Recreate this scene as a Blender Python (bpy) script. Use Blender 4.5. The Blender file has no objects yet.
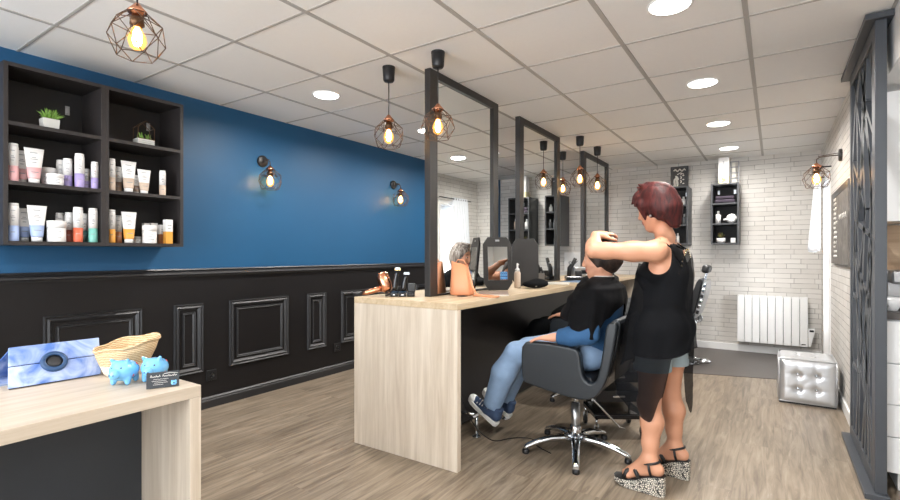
import bpy, math, random
import numpy as np
from mathutils import Vector, Matrix
random.seed(7)
PI = math.pi
SC = bpy.context.scene
COL = SC.collection

# ------------------------------------------------------------------ materials
def lin(c):
    out = []
    for v in c:
        v = v / 255.0
        out.append(v / 12.92 if v <= 0.04045 else ((v + 0.055) / 1.055) ** 2.4)
    return (out[0], out[1], out[2], 1.0)

def new_mat(name):
    m = bpy.data.materials.new(name)
    m.use_nodes = True
    nt = m.node_tree
    return m, nt, nt.nodes['Principled BSDF']

def mat(name, c, rough=0.5, metal=0.0, var=0.06, scale=18.0, bump=0.0, bscale=200.0, alpha=1.0, emit=None, estr=0.0, coat=0.0, spec=0.5, sheen=0.0):
    m, nt, b = new_mat(name)
    b.inputs['Roughness'].default_value = rough
    b.inputs['Metallic'].default_value = metal
    b.inputs['Specular IOR Level'].default_value = spec
    b.inputs['Coat Weight'].default_value = coat
    b.inputs['Sheen Weight'].default_value = sheen
    tc = nt.nodes.new('ShaderNodeTexCoord')
    nz = nt.nodes.new('ShaderNodeTexNoise')
    nz.inputs['Scale'].default_value = scale
    nz.inputs['Detail'].default_value = 4
    nt.links.new(tc.outputs['Object'], nz.inputs['Vector'])
    mx = nt.nodes.new('ShaderNodeMix'); mx.data_type = 'RGBA'
    l = lin(c)
    mx.inputs['A'].default_value = (l[0]*(1-var), l[1]*(1-var), l[2]*(1-var), 1)
    mx.inputs['B'].default_value = (min(1, l[0]*(1+var)), min(1, l[1]*(1+var)), min(1, l[2]*(1+var)), 1)
    nt.links.new(nz.outputs['Fac'], mx.inputs['Factor'])
    nt.links.new(mx.outputs['Result'], b.inputs['Base Color'])
    if bump:
        n2 = nt.nodes.new('ShaderNodeTexNoise'); n2.inputs['Scale'].default_value = bscale; n2.inputs['Detail'].default_value = 3
        nt.links.new(tc.outputs['Object'], n2.inputs['Vector'])
        bp = nt.nodes.new('ShaderNodeBump'); bp.inputs['Strength'].default_value = bump; bp.inputs['Distance'].default_value = 0.004
        nt.links.new(n2.outputs['Fac'], bp.inputs['Height']); nt.links.new(bp.outputs['Normal'], b.inputs['Normal'])
    if alpha < 1:
        b.inputs['Alpha'].default_value = alpha
    if emit:
        b.inputs['Emission Color'].default_value = lin(emit); b.inputs['Emission Strength'].default_value = estr
    return m

def wood(name, c1, c2, axis='z', rough=0.45, s=1.0, bump=0.05):
    m, nt, b = new_mat(name)
    tc = nt.nodes.new('ShaderNodeTexCoord'); mp = nt.nodes.new('ShaderNodeMapping')
    sc = {'x': (1.2, 22, 22), 'y': (22, 1.2, 22), 'z': (22, 22, 1.2)}[axis]
    mp.inputs['Scale'].default_value = tuple(v*s for v in sc)
    nt.links.new(tc.outputs['Object'], mp.inputs['Vector'])
    n1 = nt.nodes.new('ShaderNodeTexNoise'); n1.inputs['Scale'].default_value = 1.0; n1.inputs['Detail'].default_value = 6; n1.inputs['Distortion'].default_value = 0.6
    nt.links.new(mp.outputs['Vector'], n1.inputs['Vector'])
    n2 = nt.nodes.new('ShaderNodeTexNoise'); n2.inputs['Scale'].default_value = 4.5; n2.inputs['Detail'].default_value = 5; n2.inputs['Roughness'].default_value = 0.7
    nt.links.new(mp.outputs['Vector'], n2.inputs['Vector'])
    ad = nt.nodes.new('ShaderNodeMath'); ad.operation = 'MULTIPLY_ADD'; ad.inputs[1].default_value = 0.5
    nt.links.new(n2.outputs['Fac'], ad.inputs[0]); nt.links.new(n1.outputs['Fac'], ad.inputs[2])
    cr = nt.nodes.new('ShaderNodeValToRGB'); cr.color_ramp.elements[0].position = 0.52; cr.color_ramp.elements[1].position = 0.96
    cr.color_ramp.elements[0].color = lin(c2); cr.color_ramp.elements[1].color = lin(c1)
    nt.links.new(ad.outputs[0], cr.inputs['Fac']); nt.links.new(cr.outputs['Color'], b.inputs['Base Color'])
    b.inputs['Roughness'].default_value = rough
    bp = nt.nodes.new('ShaderNodeBump'); bp.inputs['Strength'].default_value = bump; bp.inputs['Distance'].default_value = 0.002
    nt.links.new(ad.outputs[0], bp.inputs['Height']); nt.links.new(bp.outputs['Normal'], b.inputs['Normal'])
    return m

def floor_mat():
    m, nt, b = new_mat('vinyl_planks')
    tc = nt.nodes.new('ShaderNodeTexCoord'); mp = nt.nodes.new('ShaderNodeMapping')
    mp.inputs['Rotation'].default_value = (0, 0, PI/2)
    nt.links.new(tc.outputs['Object'], mp.inputs['Vector'])
    br = nt.nodes.new('ShaderNodeTexBrick')
    br.inputs['Scale'].default_value = 1.0; br.inputs['Brick Width'].default_value = 1.22; br.inputs['Row Height'].default_value = 0.18
    br.inputs['Mortar Size'].default_value = 0.0012; br.inputs['Bias'].default_value = 0.0; br.offset = 0.37
    br.inputs['Color1'].default_value = (0, 0, 0, 1); br.inputs['Color2'].default_value = (1, 1, 1, 1); br.inputs['Mortar'].default_value = (.35, .35, .35, 1)
    nt.links.new(mp.outputs['Vector'], br.inputs['Vector'])
    # grain, shifted plank by plank
    mp2 = nt.nodes.new('ShaderNodeMapping'); mp2.inputs['Scale'].default_value = (26, 2.0, 1)
    nt.links.new(tc.outputs['Object'], mp2.inputs['Vector'])
    va = nt.nodes.new('ShaderNodeVectorMath'); va.operation = 'MULTIPLY_ADD'; va.inputs[1].default_value = (7, 9, 5)
    nt.links.new(br.outputs['Color'], va.inputs[0]); nt.links.new(mp2.outputs['Vector'], va.inputs[2])
    n1 = nt.nodes.new('ShaderNodeTexNoise'); n1.inputs['Scale'].default_value = 1.1; n1.inputs['Detail'].default_value = 7; n1.inputs['Roughness'].default_value = 0.62; n1.inputs['Distortion'].default_value = 0.9
    nt.links.new(va.outputs[0], n1.inputs['Vector'])
    cr = nt.nodes.new('ShaderNodeValToRGB')
    e = cr.color_ramp.elements
    e[0].position = 0.30; e[0].color = lin((98, 86, 73)); e[1].position = 0.72; e[1].color = lin((160, 146, 129))
    k = e.new(0.5); k.color = lin((134, 120, 103))
    nt.links.new(n1.outputs['Fac'], cr.inputs['Fac'])
    # pale saw marks
    n3 = nt.nodes.new('ShaderNodeTexNoise'); n3.inputs['Scale'].default_value = 3.2; n3.inputs['Detail'].default_value = 8; n3.inputs['Roughness'].default_value = 0.75
    nt.links.new(va.outputs[0], n3.inputs['Vector'])
    c3 = nt.nodes.new('ShaderNodeValToRGB'); c3.color_ramp.elements[0].position = 0.60; c3.color_ramp.elements[1].position = 0.78
    nt.links.new(n3.outputs['Fac'], c3.inputs['Fac'])
    mxs = nt.nodes.new('ShaderNodeMix'); mxs.data_type = 'RGBA'; mxs.inputs['B'].default_value = lin((182, 173, 160))
    nt.links.new(c3.outputs['Color'], mxs.inputs['Factor']); nt.links.new(cr.outputs['Color'], mxs.inputs['A'])
    # plank tone
    mt = nt.nodes.new('ShaderNodeMapRange'); mt.inputs['To Min'].default_value = 0.86; mt.inputs['To Max'].default_value = 1.08
    nt.links.new(br.outputs['Color'], mt.inputs['Value'])
    mu = nt.nodes.new('ShaderNodeVectorMath'); mu.operation = 'SCALE'
    nt.links.new(mxs.outputs['Result'], mu.inputs[0]); nt.links.new(mt.outputs['Result'], mu.inputs['Scale'])
    nt.links.new(mu.outputs[0], b.inputs['Base Color'])
    b.inputs['Roughness'].default_value = 0.36
    b.inputs['Specular IOR Level'].default_value = 0.45
    bp = nt.nodes.new('ShaderNodeBump'); bp.inputs['Strength'].default_value = 0.12; bp.inputs['Distance'].default_value = 0.002
    nt.links.new(n3.outputs['Fac'], bp.inputs['Height']); nt.links.new(bp.outputs['Normal'], b.inputs['Normal'])
    return m

def brick_mat(name, plane):
    """white slip bricks; plane 'xz' or 'yz'"""
    m, nt, b = new_mat(name)
    tc = nt.nodes.new('ShaderNodeTexCoord'); sx = nt.nodes.new('ShaderNodeSeparateXYZ'); cx = nt.nodes.new('ShaderNodeCombineXYZ')
    nt.links.new(tc.outputs['Object'], sx.inputs[0])
    nt.links.new(sx.outputs['X' if plane == 'xz' else 'Y'], cx.inputs['X']); nt.links.new(sx.outputs['Z'], cx.inputs['Y'])
    nw = nt.nodes.new('ShaderNodeTexNoise'); nw.inputs['Scale'].default_value = 5; nt.links.new(cx.outputs[0], nw.inputs['Vector'])
    wv = nt.nodes.new('ShaderNodeVectorMath'); wv.operation = 'MULTIPLY_ADD'; wv.inputs[1].default_value = (.006, .006, 0)
    nt.links.new(nw.outputs['Color'], wv.inputs[0]); nt.links.new(cx.outputs[0], wv.inputs[2])
    br = nt.nodes.new('ShaderNodeTexBrick'); br.inputs['Scale'].default_value = 1
    br.inputs['Brick Width'].default_value = 0.265; br.inputs['Row Height'].default_value = 0.058; br.inputs['Mortar Size'].default_value = 0.0028; br.inputs['Mortar Smooth'].default_value = 0.35
    br.offset = 0.37; br.offset_frequency = 2; br.squash = 0.75; br.squash_frequency = 3
    br.inputs['Color1'].default_value = lin((222, 219, 214)); br.inputs['Color2'].default_value = lin((208, 204, 198)); br.inputs['Mortar'].default_value = lin((138, 133, 128))
    nt.links.new(wv.outputs[0], br.inputs['Vector'])
    # worn joints : some nearly vanish
    n2 = nt.nodes.new('ShaderNodeTexNoise'); n2.inputs['Scale'].default_value = 7; n2.inputs['Detail'].default_value = 4; nt.links.new(cx.outputs[0], n2.inputs['Vector'])
    mp = nt.nodes.new('ShaderNodeMapRange'); mp.inputs['From Min'].default_value = 0.42; mp.inputs['From Max'].default_value = 0.62; mp.inputs['To Max'].default_value = 0.5
    nt.links.new(n2.outputs['Fac'], mp.inputs['Value'])
    mx = nt.nodes.new('ShaderNodeMix'); mx.data_type = 'RGBA'; mx.inputs['B'].default_value = lin((217, 213, 208))
    nt.links.new(mp.outputs['Result'], mx.inputs['Factor']); nt.links.new(br.outputs['Color'], mx.inputs['A'])
    nt.links.new(mx.outputs['Result'], b.inputs['Base Color'])
    b.inputs['Roughness'].default_value = 0.7
    n4 = nt.nodes.new('ShaderNodeTexNoise'); n4.inputs['Scale'].default_value = 30; n4.inputs['Detail'].default_value = 5; nt.links.new(cx.outputs[0], n4.inputs['Vector'])
    ad = nt.nodes.new('ShaderNodeMath'); ad.operation = 'MULTIPLY_ADD'; ad.inputs[1].default_value = -1.0
    nt.links.new(br.outputs['Fac'], ad.inputs[0]); nt.links.new(n4.outputs['Fac'], ad.inputs[2])
    bp = nt.nodes.new('ShaderNodeBump'); bp.inputs['Strength'].default_value = 0.35; bp.inputs['Distance'].default_value = 0.004
    nt.links.new(ad.outputs[0], bp.inputs['Height']); nt.links.new(bp.outputs['Normal'], b.inputs['Normal'])
    return m

def pattern_mat(name, c1, c2, kind, scale, rough=0.6, thr=(0.45, 0.55)):
    m, nt, b = new_mat(name)
    tc = nt.nodes.new('ShaderNodeTexCoord')
    if kind == 'voronoi':
        n = nt.nodes.new('ShaderNodeTexVoronoi'); n.feature = 'DISTANCE_TO_EDGE'; out = n.outputs['Distance']
    elif kind == 'wave':
        n = nt.nodes.new('ShaderNodeTexWave'); n.inputs['Distortion'].default_value = 6; n.inputs['Detail'].default_value = 3; out = n.outputs['Fac']
    elif kind == 'check':
        n = nt.nodes.new('ShaderNodeTexChecker'); out = n.outputs['Fac']
    elif kind == 'weave':
        n = nt.nodes.new('ShaderNodeTexWave'); n.bands_direction = 'Z'; n.inputs['Distortion'].default_value = 2.5; n.inputs['Detail'].default_value = 4; n.inputs['Detail Scale'].default_value = 3; out = n.outputs['Fac']
    else:
        n = nt.nodes.new('ShaderNodeTexNoise'); n.inputs['Detail'].default_value = 6; n.inputs['Distortion'].default_value = 1.4; out = n.outputs['Fac']
    n.inputs['Scale'].default_value = scale
    nt.links.new(tc.outputs['Object'], n.inputs['Vector'])
    cr = nt.nodes.new('ShaderNodeValToRGB'); cr.color_ramp.elements[0].position, cr.color_ramp.elements[1].position = thr
    cr.color_ramp.elements[0].color = lin(c1); cr.color_ramp.elements[1].color = lin(c2)
    nt.links.new(out, cr.inputs['Fac']); nt.links.new(cr.outputs['Color'], b.inputs['Base Color'])
    b.inputs['Roughness'].default_value = rough
    bp = nt.nodes.new('ShaderNodeBump'); bp.inputs['Strength'].default_value = 0.2; bp.inputs['Distance'].default_value = 0.003
    nt.links.new(out, bp.inputs['Height']); nt.links.new(bp.outputs['Normal'], b.inputs['Normal'])
    return m

M = {}
M['blue'] = mat('blue_paint', (23, 82, 123), 0.5, var=0.03, scale=2.5, bump=0.03, bscale=90)
M['blackwall'] = mat('black_paint', (24, 22, 23), 0.45, var=0.08, scale=4, bump=0.02, bscale=120, spec=0.35)
M['blacktrim'] = mat('black_gloss_trim', (42, 42, 44), 0.4, var=0.05)
M['ceil'] = mat('ceiling_tile', (243, 242, 240), 0.85, var=0.02, scale=60, bump=0.1, bscale=400)
M['tbar'] = mat('ceiling_bar', (178, 175, 171), 0.5, var=0.02)
M['brick_xz'] = brick_mat('white_brick_back', 'xz')
M['brick_yz'] = brick_mat('white_brick_side', 'yz')
M['floor'] = floor_mat()
M['vinyl'] = mat('charcoal_vinyl', (86, 80, 77), 0.42, var=0.12, scale=9, bump=0.05)
M['white'] = mat('white_paint', (236, 236, 235), 0.45, var=0.02)
M['whitegloss'] = mat('white_gloss', (238, 240, 242), 0.2, var=0.015)
M['oak'] = wood('pale_oak_upright', (213, 201, 185), (184, 169, 150), 'z')
M['oak_y'] = wood('pale_oak_long', (204, 191, 175), (177, 162, 143), 'y')
M['oak_warm_y'] = wood('pale_oak_top', (206, 187, 158), (180, 157, 125), 'y')
M['black_lam'] = mat('black_laminate', (26, 25, 27), 0.4, var=0.1)
M['navy_lam'] = mat('charcoal_laminate', (45, 50, 56), 0.5, var=0.06)
M['shelf'] = mat('black_brown_board', (44, 40, 40), 0.5, var=0.1, scale=30)
M['shelf_in'] = mat('black_brown_back', (30, 28, 29), 0.6, var=0.1)
M['shelf_grey'] = mat('anthracite_board', (66, 68, 71), 0.45, var=0.05)
M['frame'] = mat('black_frame', (38, 36, 35), 0.4, var=0.08)
M['screen'] = mat('anthracite_screen', (66, 70, 76), 0.4, var=0.06)
M['leather'] = mat('black_leather', (33, 38, 43), 0.36, var=0.08, bump=0.12, bscale=260)
M['leather2'] = mat('black_leather_soft', (28, 30, 33), 0.4, var=0.08, bump=0.12, bscale=260)
M['chrome'] = mat('chrome', (215, 218, 222), 0.12, metal=1.0, var=0.02)
M['steel'] = mat('brushed_steel', (190, 192, 195), 0.3, metal=1.0, var=0.05)
M['copper'] = mat('rose_copper', (214, 150, 118), 0.22, metal=1.0, var=0.05)
M['bronze'] = mat('aged_bronze', (96, 70, 50), 0.35, metal=0.8, var=0.1)
M['wire'] = mat('dark_wire', (84, 62, 46), 0.4, metal=0.5, var=0.1)
M['black'] = mat('black_plastic', (28, 28, 30), 0.4, var=0.05)
M['blackgloss'] = mat('black_gloss', (22, 23, 26), 0.15, var=0.05)
M['grey'] = mat('grey_plastic', (120, 122, 124), 0.45, var=0.05)
M['lav'] = mat('lavender_print', (176, 164, 214), 0.4, var=0.03)
M['prod'] = mat('product_white', (236, 235, 234), 0.32, var=0.015)
M['ink'] = mat('grey_print', (150, 152, 158), 0.5, var=0.03)
M['silverlam'] = mat('silver_vinyl', (210, 212, 215), 0.3, metal=0.65, var=0.05, bump=0.1, bscale=60)
M['skin'] = mat('skin', (208, 152, 122), 0.5, var=0.05, scale=12, bump=0.04, bscale=240)
M['skin2'] = mat('skin_client', (208, 152, 124), 0.5, var=0.06, scale=12, bump=0.04, bscale=240)
M['eyew'] = mat('eye_white', (235, 230, 226), 0.25, var=0.02)
M['iris'] = mat('eye_iris', (60, 45, 36), 0.2, var=0.05)
M['lip'] = mat('lips', (186, 104, 96), 0.4, var=0.05)
M['brow'] = mat('eyebrow', (70, 44, 34), 0.7, var=0.1)
M['cloth_black'] = mat('black_cloth', (15, 16, 18), 0.8, var=0.12, scale=40, bump=0.15, bscale=300, spec=0.12)
M['cape'] = mat('black_cape', (15, 15, 17), 0.85, var=0.15, scale=60, bump=0.3, bscale=240, spec=0.12)
M['denim'] = mat('pale_denim', (138, 164, 196), 0.8, var=0.14, scale=22, bump=0.15, bscale=320)
M['denim_short'] = mat('washed_denim', (158, 174, 180), 0.8, var=0.1, scale=25, bump=0.15, bscale=320)
M['shirt'] = mat('blue_jersey', (42, 84, 126), 0.8, var=0.14, scale=26, bump=0.15, bscale=260)
M['canvas'] = mat('navy_canvas', (58, 76, 106), 0.8, var=0.12, scale=40, bump=0.2, bscale=420)
M['rubber'] = mat('white_rubber', (232, 232, 230), 0.5, var=0.03)
M['tan'] = mat('tan_leather', (226, 150, 108), 0.45, var=0.06, bump=0.06, bscale=200)
M['slate'] = pattern_mat('slate', (96, 92, 88), (126, 121, 115), 'noise', 8, 0.7, (0.35, 0.7))
M['chalk'] = mat('chalk', (222, 219, 214), 0.9, var=0.05)
M['marble'] = pattern_mat('blue_marble_print', (70, 108, 178), (186, 200, 230), 'noise', 9, 0.5, (0.36, 0.66))
M['navyring'] = mat('navy_ring', (32, 66, 106), 0.35, var=0.04)
M['wicker'] = pattern_mat('wicker', (172, 136, 92), (226, 202, 164), 'weave', 46, 0.8, (0.2, 0.75))
M['wickerpale'] = pattern_mat('pale_wicker', (206, 190, 166), (240, 232, 218), 'weave', 46, 0.8, (0.2, 0.75))
M['pig'] = mat('blue_ceramic', (116, 186, 236), 0.12, var=0.05, coat=0.5)
M['red'] = mat('red_glaze', (206, 62, 66), 0.3, var=0.05)
M['cork'] = pattern_mat('wedge_print', (28, 27, 30), (232, 226, 212), 'voronoi', 105, 0.6, (0.09, 0.16))
M['gold'] = mat('gold_stud', (226, 200, 140), 0.25, metal=1.0, var=0.03)
M['plant'] = mat('succulent', (112, 152, 62), 0.5, var=0.2, scale=40)
M['soil'] = mat('moss', (92, 96, 52), 0.9, var=0.3, scale=60)
M['pot'] = mat('pale_concrete', (206, 205, 200), 0.8, var=0.06, scale=40)
M['splash'] = wood('plank_splash', (236, 206, 172), (214, 178, 142), 'x')
M['worktop'] = mat('dark_worktop', (74, 70, 68), 0.4, var=0.08)
M['curtain'] = mat('white_voile', (240, 243, 248), 0.8, var=0.02, bump=0.1, bscale=500, alpha=0.93)
M['magazine'] = mat('magazine_cover', (120, 150, 186), 0.35, var=0.3, scale=40)
M['paper'] = mat('paper', (224, 220, 210), 0.7, var=0.03)
M['towel'] = mat('aubergine_towel', (58, 50, 62), 0.9, var=0.1, bump=0.3)
M['bluecheck'] = pattern_mat('blue_label', (40, 84, 132), (96, 148, 196), 'check', 90, 0.4)
M['diffuser'] = mat('lit_diffuser', (255, 253, 248), 0.5, emit=(255, 250, 242), estr=9.0)
M['filament'] = mat('lit_filament', (255, 214, 150), 0.3, emit=(255, 206, 140), estr=75.0)
m, nt, b = new_mat('amber_bulb_glass')
tr = nt.nodes.new('ShaderNodeBsdfTransparent'); tr.inputs[0].default_value = (1, .93, .80, 1)
em = nt.nodes.new('ShaderNodeEmission'); em.inputs[0].default_value = lin((255, 176, 84)); em.inputs[1].default_value = 2.6
mxs = nt.nodes.new('ShaderNodeMixShader'); mxs.inputs[0].default_value = 0.36
nt.links.new(tr.outputs[0], mxs.inputs[1]); nt.links.new(em.outputs[0], mxs.inputs[2]); nt.links.new(mxs.outputs[0], nt.nodes['Material Output'].inputs[0]); M['bulb'] = m
m, nt, b = new_mat('mirror_glass'); b.inputs['Base Color'].default_value = (0.90, 0.92, 0.91, 1); b.inputs['Metallic'].default_value = 1; b.inputs['Roughness'].default_value = 0.0; M['mirror'] = m
m, nt, b = new_mat('window_glass'); b.inputs['Base Color'].default_value = (1, 1, 1, 1); b.inputs['Roughness'].default_value = 0.0; b.inputs['Alpha'].default_value = 0.12; M['glass'] = m
# sheer black chiffon
m, nt, b = new_mat('sheer_chiffon'); b.inputs['Base Color'].default_value = lin((18, 19, 22)); b.inputs['Roughness'].default_value = 0.8; b.inputs['Specular IOR Level'].default_value = 0.1; b.inputs['Alpha'].default_value = 0.86; M['sheer'] = m

def hair_mat(name, c1, c2, scale=60):
    m, nt, b = new_mat(name)
    tc = nt.nodes.new('ShaderNodeTexCoord'); mp = nt.nodes.new('ShaderNodeMapping'); mp.inputs['Scale'].default_value = (1, 1, 0.16)
    nt.links.new(tc.outputs['Object'], mp.inputs['Vector'])
    n = nt.nodes.new('ShaderNodeTexNoise'); n.inputs['Scale'].default_value = scale; n.inputs['Detail'].default_value = 5; n.inputs['Distortion'].default_value = .5
    nt.links.new(mp.outputs['Vector'], n.inputs['Vector'])
    cr = nt.nodes.new('ShaderNodeValToRGB'); cr.color_ramp.elements[0].position = 0.35; cr.color_ramp.elements[1].position = 0.68
    cr.color_ramp.elements[0].color = lin(c1); cr.color_ramp.elements[1].color = lin(c2)
    nt.links.new(n.outputs['Fac'], cr.inputs['Fac']); nt.links.new(cr.outputs['Color'], b.inputs['Base Color'])
    b.inputs['Roughness'].default_value = 0.58; b.inputs['Specular IOR Level'].default_value = 0.3
    bp = nt.nodes.new('ShaderNodeBump'); bp.inputs['Strength'].default_value = 0.6; bp.inputs['Distance'].default_value = 0.006
    nt.links.new(n.outputs['Fac'], bp.inputs['Height']); nt.links.new(bp.outputs['Normal'], b.inputs['Normal'])
    return m
M['hair_red'] = hair_mat('auburn_hair', (36, 12, 13), (80, 28, 26))
M['hair_dark'] = hair_mat('dark_hair', (26, 20, 18), (62, 48, 40))
M['hair_streak'] = hair_mat('streaked_hair', (92, 74, 62), (216, 208, 200), 90)

# ------------------------------------------------------------------ mesh builder
class MB:
    def __init__(s): s.v = []; s.f = []; s.mi = []; s.sm = []; s.mats = []
    def _m(s, m):
        if m not in s.mats: s.mats.append(m)
        return s.mats.index(m)
    def add(s, vs, fs, m, smooth=False):
        o = len(s.v); s.v += [tuple(p) for p in vs]; k = s._m(m)
        for f in fs: s.f.append([i + o for i in f]); s.mi.append(k); s.sm.append(smooth)
    def box(s, a, b, m, T=None):
        x0, y0, z0 = a; x1, y1, z1 = b
        vs = [(x0,y0,z0),(x1,y0,z0),(x1,y1,z0),(x0,y1,z0),(x0,y0,z1),(x1,y0,z1),(x1,y1,z1),(x0,y1,z1)]
        if T is not None: vs = [tuple(T @ Vector(p)) for p in vs]
        s.add(vs, [(0,3,2,1),(4,5,6,7),(0,1,5,4),(1,2,6,5),(2,3,7,6),(3,0,4,7)], m)
        return s
    def rings(s, rings, m, cap=True, smooth=True, closed=True):
        n = len(rings[0]); vs = [p for r in rings for p in r]; fs = []
        for i in range(len(rings)-1):
            for j in range(n if closed else n-1):
                k = (j+1) % n
                fs.append((i*n+j, i*n+k, (i+1)*n+k, (i+1)*n+j))
        s.add(vs, fs, m, smooth)
        if cap:
            o = len(s.v) - len(vs)
            k = s._m(m)
            s.f.append([o+j for j in range(n)][::-1]); s.mi.append(k); s.sm.append(False)
            s.f.append([o+(len(rings)-1)*n+j for j in range(n)]); s.mi.append(k); s.sm.append(False)
        return s
    def lathe(s, prof, m, c=(0,0,0), n=20, T=None, cap=True, sx=1, sy=1):
        R = []
        for r, z in prof:
            ring = [Vector((c[0]+r*sx*math.cos(2*PI*j/n), c[1]+r*sy*math.sin(2*PI*j/n), c[2]+z)) for j in range(n)]
            if T is not None: ring = [T @ p for p in ring]
            R.append([tuple(p) for p in ring])
        return s.rings(R, m, cap)
    def tube(s, pts, r, m, n=8, closed=False):
        pts = [Vector(p) for p in pts]; R = []
        rr = r if isinstance(r, (list, tuple)) else [r]*len(pts)
        up = None
        for i, p in enumerate(pts):
            if closed: t = pts[(i+1) % len(pts)] - pts[i-1]
            else: t = pts[min(i+1, len(pts)-1)] - pts[max(i-1, 0)]
            if t.length < 1e-9: t = Vector((0,0,1))
            t.normalize()
            if up is None:
                up = Vector((0,0,1)) if abs(t.z) < 0.9 else Vector((1,0,0))
            a = t.cross(up)
            if a.length < 1e-4: a = t.cross(Vector((0.3,1,0.1)))
            a.normalize(); b2 = a.cross(t).normalized(); up = b2
            R.append([tuple(p + (a*math.cos(2*PI*j/n) + b2*math.sin(2*PI*j/n))*rr[i]) for j in range(n)])
        if closed: R.append(R[0])
        return s.rings(R, m, not closed)
    def ell(s, c, r, m, nu=16, nv=10, T=None):
        R = []
        for i in range(nv+1):
            a = -PI/2 + PI*i/nv; q = max(math.cos(a), 0.001)
            ring = [Vector((r[0]*q*math.cos(2*PI*j/nu), r[1]*q*math.sin(2*PI*j/nu), r[2]*math.sin(a))) for j in range(nu)]
            if T is not None: ring = [T @ p for p in ring]
            R.append([tuple(p + Vector(c)) for p in ring])
        return s.rings(R, m, True)
    def prism(s, poly, d0, d1, m, axis='y', smooth=False):
        """poly of 2-D points; extruded along axis"""
        def P(p, d): return {'y': (p[0], d, p[1]), 'x': (d, p[0], p[1]), 'z': (p[0], p[1], d)}[axis]
        n = len(poly); vs = [P(p, d0) for p in poly] + [P(p, d1) for p in poly]
        fs = [tuple(range(n))[::-1], tuple(range(n, 2*n))] + [(i, (i+1) % n, n+(i+1) % n, n+i) for i in range(n)]
        s.add(vs, fs, m, smooth); return s
    def build(s, name, parent=None, bev=0.0, seg=2, auto=False, sub=0, solid=0.0):
        off = Vector((0,0,0))
        q = parent
        while q is not None: off += q.location; q = q.parent
        me = bpy.data.meshes.new(name)
        me.from_pydata([(p[0]-off.x, p[1]-off.y, p[2]-off.z) for p in s.v], [], s.f)
        for mm in s.mats: me.materials.append(M[mm])
        me.polygons.foreach_set('material_index', s.mi); me.polygons.foreach_set('use_smooth', s.sm)
        me.update()
        import bmesh
        bm = bmesh.new(); bm.from_mesh(me); bmesh.ops.recalc_face_normals(bm, faces=bm.faces); bm.to_mesh(me); bm.free()
        o = bpy.data.objects.new(name, me); COL.objects.link(o)
        if parent: o.parent = parent
        if solid:
            q = o.modifiers.new('solid', 'SOLIDIFY'); q.thickness = solid; q.offset = 0
        if bev:
            q = o.modifiers.new('bevel', 'BEVEL'); q.width = bev; q.segments = seg; q.limit_method = 'ANGLE'; q.angle_limit = 0.7
        if sub:
            q = o.modifiers.new('sub', 'SUBSURF'); q.levels = sub; q.render_levels = sub
        return o

def tag(o, label, cat, group=None, kind=None):
    if label: o['label'] = label
    if cat: o['category'] = cat
    if group: o['group'] = group
    if kind: o['kind'] = kind
    return o
def thing(name, label, cat, loc, group=None):
    o = bpy.data.objects.new(name, None); COL.objects.link(o); o.location = loc; o.empty_display_size = 0.1
    return tag(o, label, cat, group)
def dup(o, loc=None, label=None, group=None, parent=None):
    c = o.copy(); COL.objects.link(c)
    if parent: c.parent = parent
    if loc is not None: c.location = loc
    if label: c['label'] = label
    if group: c['group'] = group
    for ch in list(o.children): dup(ch, parent=c)
    return c
def struct(mb, name, parent=None, **k):
    o = mb.build(name, parent, **k)
    if parent is None: o['kind'] = 'structure'
    return o
def rotz(a, p=(0,0,0)):
    return Matrix.Translation(Vector(p)) @ Matrix.Rotation(a, 4, 'Z')

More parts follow.
